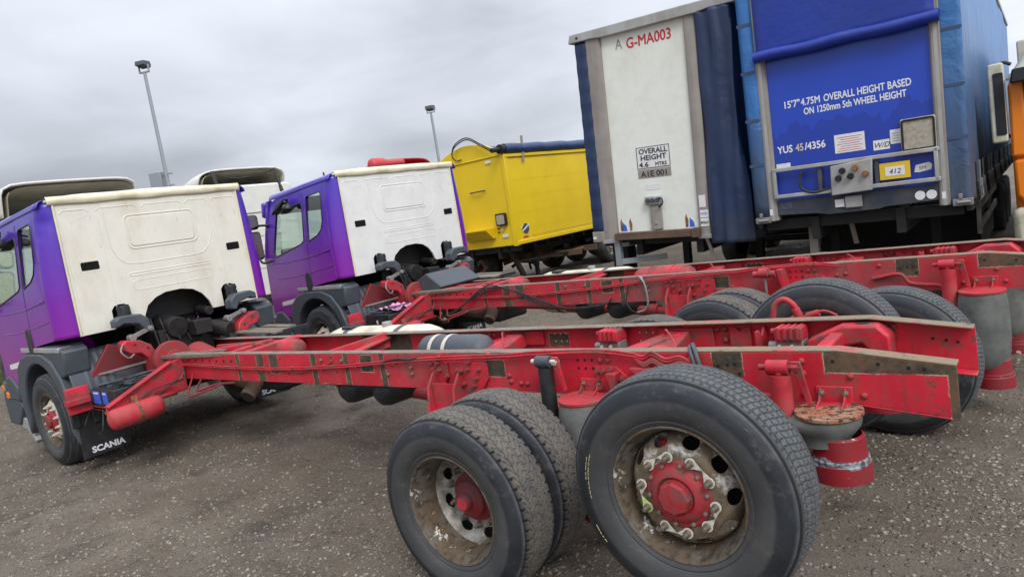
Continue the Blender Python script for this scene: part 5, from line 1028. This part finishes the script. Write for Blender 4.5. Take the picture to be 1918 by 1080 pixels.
for x in (.235, 2.235): MB().box((x-.02, -.036, 1.38), (x+.02, -.0335, 1.46)).build('reflector', 'paper', tb)
def lb(u, v):
    z = 1.36+(HB-1.36)*v; s_ = u*13.8
    if s_ < .22: return (.22-s_, -.02, z)
    return (0.0-.02*math.sin(s_*5), s_-.22, z)
lc = MB().grid(lb, 90, 20).build('side_curtain', 'lightblue', tb, smooth=70, solid=.004)
def rb_(u, v):
    z = 1.30+(HB-1.30)*v; s_ = u*13.8; lo = max(0, 1-v*2.6)
    if s_ < .22: return (2.28+s_, -.02+.012*math.sin(s_*25)*lo, z)
    d = s_-.22; return (2.50+.010*math.sin(d*1.9)+.008*math.sin(d*34)*(.15+lo)+.025*lo*math.sin(d*8), d, z+.03*lo*math.sin(d*9))
rc = MB().grid(rb_, 420, 44).build('side_curtain', 'sideblue', tb, smooth=70, solid=.004)
for z in (2.05, 2.65, 3.28, 3.9, 4.5):
    MB().box((2.30, -.027, z), (2.505, -.0235, z+.035)).build('curtain_band', 'darkstrap', rc)
    MB().box((-.0, -.028, z), (.19, -.0245, z+.04)).build('curtain_band', 'darkstrap', lc)
for i in range(22):
    y = .35+i*.6; b_ = MB().box((2.53, y, 1.28), (2.545, y+.045, 1.75)).box((2.52, y-.02, 1.42), (2.56, y+.065, 1.52)).tube([(2.55, y+.02, 1.45), (2.56, y+.03, 1.30), (2.50, y+.02, 1.22)], .012, 6).build('curtain_buckle', 'steel' if i % 3 else 'grease', tb, bevel=.003)
MB().box((-.03, -.03, HB), (W_+.03, 13.6, HB+.08)).build('roof', 'alu', tb, bevel=.01); MB().box((2.44, .1, 1.20), (2.5, 13.5, 1.36)).box((0, .1, 1.2), (.06, 13.5, 1.36)).build('side_rail', 'grease', tb)
for x in (.06, 2.36):
    lk = MB().box((x-.04, -.06, 1.28), (x+.16, .05, 1.36)).cyl((x, -.07, 1.32), (x+.14, -.07, 1.32), .02).box((x+.02, -.07, 1.36), (x+.06, -.03, 1.42)).build('corner_latch', 'steel', tb, bevel=.006)
trailer_running_gear(tb, W_, 1.32, 13.5, 8.0, legs=1.9)
side_guard(tb, 2.42, 2.2, 6.4, .72, 1.12); side_guard(tb, .08, 2.8, 6.4, .60, 1.02)
MB().beam((1.10, .4, 1.3), (1.13, .6, .85), .06, .02).build('bracket', 'post', tb)
MB().box((.55, .5, .75), (.66, .56, 1.25)).build('bracket', 'post', tb)
MB().box((.12, 3.0, .28), (2.38, 6.2, 1.25)).build('underside_shade_box', 'grease', tb, bevel=.02)  # dark box added to deepen the shade under this trailer

# --- yellow bulk tipper
ty = thing('tipper_trailer', 'yellow bulk tipping trailer with a rolled navy tarp, left of the white fronted trailer', 'trailer', (-10.561, 10.091, 0), (0, 0, -.031))
YB, YT = 1.12, 3.42
arc = [(-2.5+2.5*i/16, YT+.03+.40*math.sin(PI*i/16)**.8*(1 if i < 16 else 0)) for i in range(17)]
bd = MB().box((-2.5, 0, YB), (0, 9.2, YT)).build('tipper_body', 'yellow', ty, bevel=.02)
MB().prism(arc[::-1], 1, -.01, .05).build('front_apron', 'yellow', bd, bevel=.01)
MB().box((-2.52, -.03, YT-.01), (.02, .05, YT+.03)).box((-.10, -.035, YB-.02), (.03, .10, YT)).box((-2.53, -.035, YB-.02), (-2.42, .1, YT)).box((0, .0, YT-.08), (.045, 9.2, YT)).box((0, .0, YB), (.04, 9.2, YB+.10)).build('body_frame', 'yellow', bd, bevel=.012)
for i in range(4): MB().box((0, .12, YB+.38+i*.42), (.004, 9.1, YB+.386+i*.42)).build('side_seam', 'yellow', bd)
bx_ = MB().prism([(0, 1.64), (0, 1.36), (-.10, 1.36), (-.36, 1.60), (-.36, 1.64)], 0, -1.65, -.68)
bx_.build('front_step_box', 'yellow', bd, bevel=.008)
lmp = MB().prism(rrect(-.53, 1.66, -.19, 1.98, .03), 1, -.09, -.02).build('work_lamp', 'grease', bd, bevel=.01); MB().prism(rrect(-.49, 1.70, -.23, 1.94, .03), 1, -.098, -.091).build('lamp_lens', 'lens', lmp)
MB().tube([(-1.27, -.02, 2.62), (-1.27, -.08, 2.62), (-.80, -.08, 2.62), (-.80, -.02, 2.62)], .018, 8).build('grab_handle', 'sill', bd, smooth=60)
for x, z, w2 in ((-.42, 1.36, .2), (-.62, 3.28, .2)): MB().box((x, -.035, z), (x+w2, -.031, z+.07)).build('sticker', 'paper', bd)
MB().cyl((-.40, -.036, 1.55), (-.40, -.032, 1.55), .04, n=16).build('sticker', 'band', bd); MB().cyl((-.52, -.06, 1.50), (-.52, -.02, 1.50), .02).cyl((-.52, -.06, 1.60), (-.52, -.02, 1.60), .02).build('latch', 'grease', bd)
lg_ = MB().cyl((.012, .42, 1.50), (.0155, .42, 1.50), .13, n=28).build('round_logo', 'lightblue', bd)
MB().prism([(.28, 1.43), (.56, 1.57), (.56, 1.61), (.28, 1.47)], 0, .016, .0185).prism([(.22, 1.50), (.34, 1.60), (.34, 1.62), (.22, 1.53)], 0, .016, .0185).build('logo_streak', 'paper', lg_)
MB().box((.012, .28, 1.27), (.0155, .48, 1.31)).build('reflector', 'ink_red', bd); MB().box((.045, .6, 1.28), (.047, 8.5, 1.29)).build('reflector_strip', 'sill', bd)
MB().tube([(-.02, .05+.35*i, YT+.13+.012*math.sin(i*2.1)) for i in range(27)], .135, 20).build('rolled_tarp', 'navy_tarp', ty, smooth=70)
MB().grid(lambda u, v: (-2.5+2.4*u, .05+9.1*v, YT+.02+.36*math.sin(PI*u)**.8), 14, 20).build('tarp_cover', 'navy_tarp', ty, smooth=70)
MB().cyl((-.02, .04, YT+.13), (-.02, -.10, YT+.13), .12, n=20).cyl((-.02, -.10, YT+.13), (-.02, -.40, YT+.11), .06, n=12).build('tarp_motor', 'grease', ty, smooth=40)
MB().beam((.05, .70, 3.20), (.07, .74, 3.86), .03, .06).build('tarp_arm', 'post', ty, bevel=.004)
for d in (0, .045): MB().tube(spline([(-.25, -.12, YT+.10+d), (-.6, -.12, 3.74+d), (-1.05, -.12, 3.98+d), (-1.50, -.12, 3.88+d), (-1.68, -.1, 3.68), (-1.60, -.06, 3.52), (-1.42, -.05, 3.52)], 8), .016, 8).build('hydraulic_hose', 'rubber', ty, smooth=60)
trailer_running_gear(ty, W_, 1.12, 9.0, 4.4, legs=1.3)
for o in list(ty.children):
    if o.name.split('.')[0] in ('trailer_chassis', 'trailer_axle', 'wheel', 'landing_leg', 'leg_cross_shaft'): o.location.x = -2.5
MB().beam((-.45, .15, 1.1), (-.35, .6, .05), .12, .10).build('support_leg', 'grease', ty)
MB().beam((-1.9, .15, 1.1), (-1.9, .5, .1), .10, .10).build('support_leg', 'grease', ty)
MB().beam((-.4, .4, .66), (.0, 2.8, .60), .08, .06).build('leg_stay', 'grease', ty)

# --- stripped van chassis standing beyond the tipper
vc = thing('stripped_van_chassis', 'rusty stripped van chassis with a bare gearbox beyond the yellow tipper', 'vehicle', (-13.2, 12.5, 0), (0, 0, .12))
for x in (-.9,):
    for y in (-.75, .75):
        q = MB().lathe([(.20, .02), (.205, 0), (.26, -.015), (.32, .0), (.335, .03), (.335, .17), (.31, .20), (.2, .2)], (x, y, .335), (0, 1, 0), 32).build('wheel', 'tyre_tr', vc, smooth=40)
        MB().lathe([(.2, .02), (.19, .07), (.12, .05), (.07, .03), (.0005, .03)], (x, y, .335), (0, 1, 0), 24).build('rim', 'disc', q, smooth=35)
for y in (-.5, .5): MB().beam((-1.4, y, .62), (3.0, y, .60), .07, .16).build('chassis_rail', 'sill', vc, bevel=.006)
for i in range(6): MB().box((-1.2+i*.75, -.5, .56), (-1.12+i*.75, .5, .66)).build('cross_member', 'rust', vc)
MB().lathe([(.05, -.45), (.12, -.40), (.17, -.2), (.2, 0), (.26, .15), (.28, .25), (.0005, .26)], (1.1, -.3, .62), (1, 0, .08), 18).box((1.3, -.55, .45), (1.75, -.1, .95)).build('gearbox', 'rust', vc, bevel=.01)
rr = random.Random(4)
for i in range(16):
    p = Vector((rr.uniform(.2, 2.6), rr.uniform(-.6, .4), rr.uniform(.35, .9))); d = Vector((rr.uniform(-.3, .3), rr.uniform(-.3, .3), rr.uniform(-.25, .2)))
    MB().cyl(p, p+d, rr.uniform(.015, .05), n=7).build('engine_part', rr.choice(['rust', 'steel', 'grease', 'sill']), vc, smooth=40)
MB().prism([(-.9, 1.0), (-.1, 1.1), (.6, .95), (.4, .75), (-.7, .75)], 1, -.5, .4).build('scrap_cover', 'red_dusty', vc, bevel=.02)

# ---------------------------------------------------------------- cabs in the row behind
def back_cab(nm, label, x, yc, zt0, zt1, mt, wd, variant, body=True):
    t = thing(nm, label, 'truck', (x, yc, 0), (0, 0, 0), 'truck cabs in the row behind')
    hw = wd/2
    if variant == 'solid': zt0 += .0
    cbm = MB().prism(rrect(-hw, .95, hw, zt0+.02, .14), 0, -2.2, -.02).build('cab_body', mt, t, bevel=.04)
    for z in (1.6, 2.0, 2.35): MB().prism(rrect(-hw*.6, z, hw*.6, z+.18, .05), 0, -.02, -.008).build('rear_rib', mt, cbm, bevel=.006)
    MB().prism([(-hw*.8, 2.9), (hw*.8, 2.9), (hw*.8, 2.915), (-hw*.8, 2.915)], 0, -.02, .0).build('rear_seam', 'post', cbm)
    # hollow roof fairing, open to the rear
    n = 26
    def fo(u, v):
        a = PI*v; sx_ = 1-.32*u**2; hh = (zt1-zt0)*(1-.95*u**1.6)
        c_, s_ = math.cos(a), math.sin(a); q = 8. if variant == 'plain' else 5.
        rr_ = (abs(c_)**q+abs(s_)**q)**(-1/q); return (-.10-1.9*u-.25*(1-s_), -hw*c_*rr_*sx_, zt0+hh*s_*rr_)
    f_ = MB().grid(fo, 14, n).build('air_deflector', mt, t, smooth=60, solid=.035)
    if variant != 'solid': MB().grid(lambda u, v: (lambda p: (p[0]+.03, p[1]*.92, zt0+(p[2]-zt0)*.88))(fo(u*.5, v)), 12, n).build('deflector_lining', 'fairing_in', f_, smooth=60)
    MB().box((-1.9, -hw*.86, zt0+.0), (-.9, hw*.86, zt0+.03)).build('deflector_floor', 'fairing_in', f_)
    if variant == 'strut':
        for y in (-hw*.72, hw*.72): MB().beam((-.10, y-.02, zt1-.03), (-.0, y+.01, zt0-.22), .10, .035).build('deflector_strut', 'plastic_dark', f_, bevel=.008)
        MB().tube(spline([(-.2, -hw*.6, zt1-.10), (-.2, -.2, zt1-.2), (-.2, .4, zt1-.14), (-.2, hw*.7, zt1-.08)], 6), .012, 6).build('cable', 'plastic', f_, smooth=60)
    for s_ in (-1, 1): wheel(t, 'front', -1.4, s_*1.2, .52, s_, 0, 0, False)
    MB().box((-2.2, -.45, .7), (1.5, -.35, .95)).box((-2.2, .35, .7), (1.5, .45, .95)).build('frame_rail', 'grease', t)
    for s_ in (-1, 1): wheel(t, 'twin', 1.2, s_*1.25, .52, s_, 0, 0, False)
    return t
back_cab('parked_truck', 'white truck cab with a wide hollow roof deflector rising behind the nearest purple cab', -12.8, 1.14, 3.20, 3.72, 'white', 2.14, 'plain')
back_cab('parked_truck', 'white cab with two dark struts on its roof deflector, seen between the purple cabs', -14.3, 5.32, 3.54, 3.95, 'white', 2.2, 'strut')
red_ = back_cab('parked_truck', 'truck with a faded red roof deflector showing above the second cab beside the yellow tipper', -14.1, 10.15, 3.3, 3.93, 'red_cab', 2.4, 'solid')
MB().lathe([(.0005, 0), (.10, .01), (.16, .06), (.18, .12), (.17, .45), (.12, .6), (.10, 1.2), (.0005, 1.3)], (-.02, -1.34, 3.80), (0, 1, .02), 24).build('deflector_side_horn', 'red_cab', red_, smooth=50)
# thin whip aerial of the cab behind
# ---------------------------------------------------------------- orange cab at the right edge
to = thing('orange_truck', 'orange and cream truck cab at the right edge, parked beside the blue trailer', 'truck', (-.15, 7.14, 0), (0, 0, -.02))
ob('cab_body', MB().prism(rrect(0, .95, 2.4, 2.62, .10), 1, .10, 2.2).mesh('cb', 'orange', 35), to, .05)
fc_ = MB().prism([(.02, 1.18), (.02, 1.62), (2.38, 1.62), (2.38, 1.18), (2.2, 1.05), (.12, 1.05)], 1, -.06, .12).build('front_panel', 'orange', to, bevel=.04)
MB().prism([(.0, 1.66), (.03, 2.62), (.16, 2.66), (.20, 1.66)], 1, -.02, .14).build('windscreen_pillar', 'orange', to, bevel=.03); MB().prism([(2.20, 1.66), (2.24, 2.66), (2.37, 2.62), (2.40, 1.66)], 1, -.02, .14).build('windscreen_pillar', 'orange', to, bevel=.03)
MB().box((.18, .0, 1.70), (2.22, .05, 2.60)).build('windscreen', 'glass_dark', to, bevel=.01)
MB().prism([(.05, 2.55), (.08, 2.72), (2.32, 2.72), (2.35, 2.55)], 1, -.22, .02).build('sun_visor', 'glass_dark', to, bevel=.02)
MB().grid(lambda u, v: (2.4*(.5+ (u-.5)*(1-.25*v**3)), .02+1.9*v*.6, 2.62+.75*math.sin(v*PI/2)*(1-abs(2*u-1)**6*.9)), 20, 10).grid(lambda u, v: (2.4*(.5+(u-.5)*.75), 1.15+v*1.0, 2.62+.75*(1-abs(2*u-1)**6*.9)), 20, 3).build('high_roof', 'canister', to, smooth=60, solid=.03)
MB().box((-.03, -.12, .45), (2.43, .35, 1.02)).build('front_bumper', 'canister', to, bevel=.08); MB().box((.25, -.13, .62), (.7, -.115, .85)).build('headlamp', 'lens', to, bevel=.01); MB().box((1.7, -.13, .62), (2.15, -.115, .85)).build('headlamp', 'lens', to, bevel=.01)
for i in range(4): MB().box((.3, -.075, 1.15+i*.11), (2.1, -.055, 1.22+i*.11)).build('grille_bar', 'plastic_dark', to)
for s_, x in ((-1, -.10), (1, 2.50)):
    mh = MB().prism(rrect(x-.085, 1.86, x+.085, 2.84, .03), 1, -.02, .10).build('mirror_housing', 'canister', to, bevel=.02)
    MB().prism(rrect(x-.03, 1.95, x+.078, 2.72, .02), 1, -.028, -.022).build('mirror_back', 'plastic_dark', mh, bevel=.002)
    MB().tube(spline([(x, .05, 2.78), (x-s_*.08, .08, 2.84), (x-s_*.16, .08, 2.80)], 5), .022, 8).tube([(x, .05, 1.98), (x-s_*.14, .08, 1.90)], .02, 8).build('mirror_arm', 'plastic_dark', mh, smooth=50)
wheel(to, 'front', 0, 0, 0, -1, 0, 0, False)
for o in list(to.children):
    if o.name.startswith('wheel'): o.location = (.05, 1.1, .52); o.rotation_euler = (0, 0, -PI/2)
wheel(to, 'front', 2.35, 1.1, .52, -1, PI/2, 0, False)
MB().box((.8, 2.2, .7), (.9, 10.5, .95)).box((1.5, 2.2, .7), (1.6, 10.5, .95)).box((.8, 4, .75), (1.6, 4.1, .9)).build('frame_rail', 'grease', to)
MB().box((-.02, 2.5, 1.05), (2.42, 10.5, 3.3)).build('light_block_box', 'canister', to, bevel=.03)  # unseen box, added to block light coming from the right under the trailers
for s_, x in ((-1, .1), (1, 2.3)):
    for y in (8.0, 9.3): wheel(to, 'twin', x, y, .52, -1, -PI/2 if s_ < 0 else PI/2, 0, False)

# ---------------------------------------------------------------- floodlight posts
def lamp(label, x, y, zz, az, sc_, box):
    t = thing('floodlight_post', label, 'lamp post', (x, y, 0), (0, 0, az), 'yard floodlight posts')
    MB().cyl((0, 0, 0), (0, 0, zz-.35), .10*sc_, .065*sc_, n=16).cyl((0, 0, 0), (0, 0, .04), .22, n=16).build('post', 'galv', t, smooth=40)
    MB().cyl((0, 0, zz-.36), (0, 0, zz-.20), .045, n=10).box((-.22*sc_, -.03, zz-.24), (.22*sc_, .03, zz-.20)).box((-.23*sc_, -.03, zz-.24), (-.20*sc_, .03, zz)).box((.20*sc_, -.03, zz-.24), (.23*sc_, .03, zz)).build('lamp_bracket', 'galv', t)
    h_ = MB().prism([(-.26, -.05), (-.22, .13), (.20, .16), (.26, .02), (.20, -.12)], 0, -.20*sc_, .20*sc_)
    h_.v = [(a, b*sc_, c_*sc_+zz) for a, b, c_ in h_.v]; hh = h_.build('floodlight_head', 'plastic', t, bevel=.015)
    for i in range(4): MB().box((-.2*sc_+.1*sc_*i, .1*sc_, zz+.02), (-.19*sc_+.1*sc_*i, .22*sc_, zz+.17*sc_)).build('cooling_fin', 'plastic', hh)
    if box:
        MB().box((-.52, -.12, 4.30), (-.12, .10, 4.86)).build('junction_box', 'galv', t, bevel=.01)
        for z in (4.75, 4.4): MB().box((-.2, -.03, z), (.2, .03, z+.04)).build('box_bracket', 'galv', t)
lamp('tall floodlight post with a grey junction box, in the sky above the nearest cab', -20.97, 6.68, 8.05, .5, .72, True)
lamp('galvanised floodlight post rising behind the yellow tipper', -25.87, 23.78, 8.05, .4, 1.0, False)
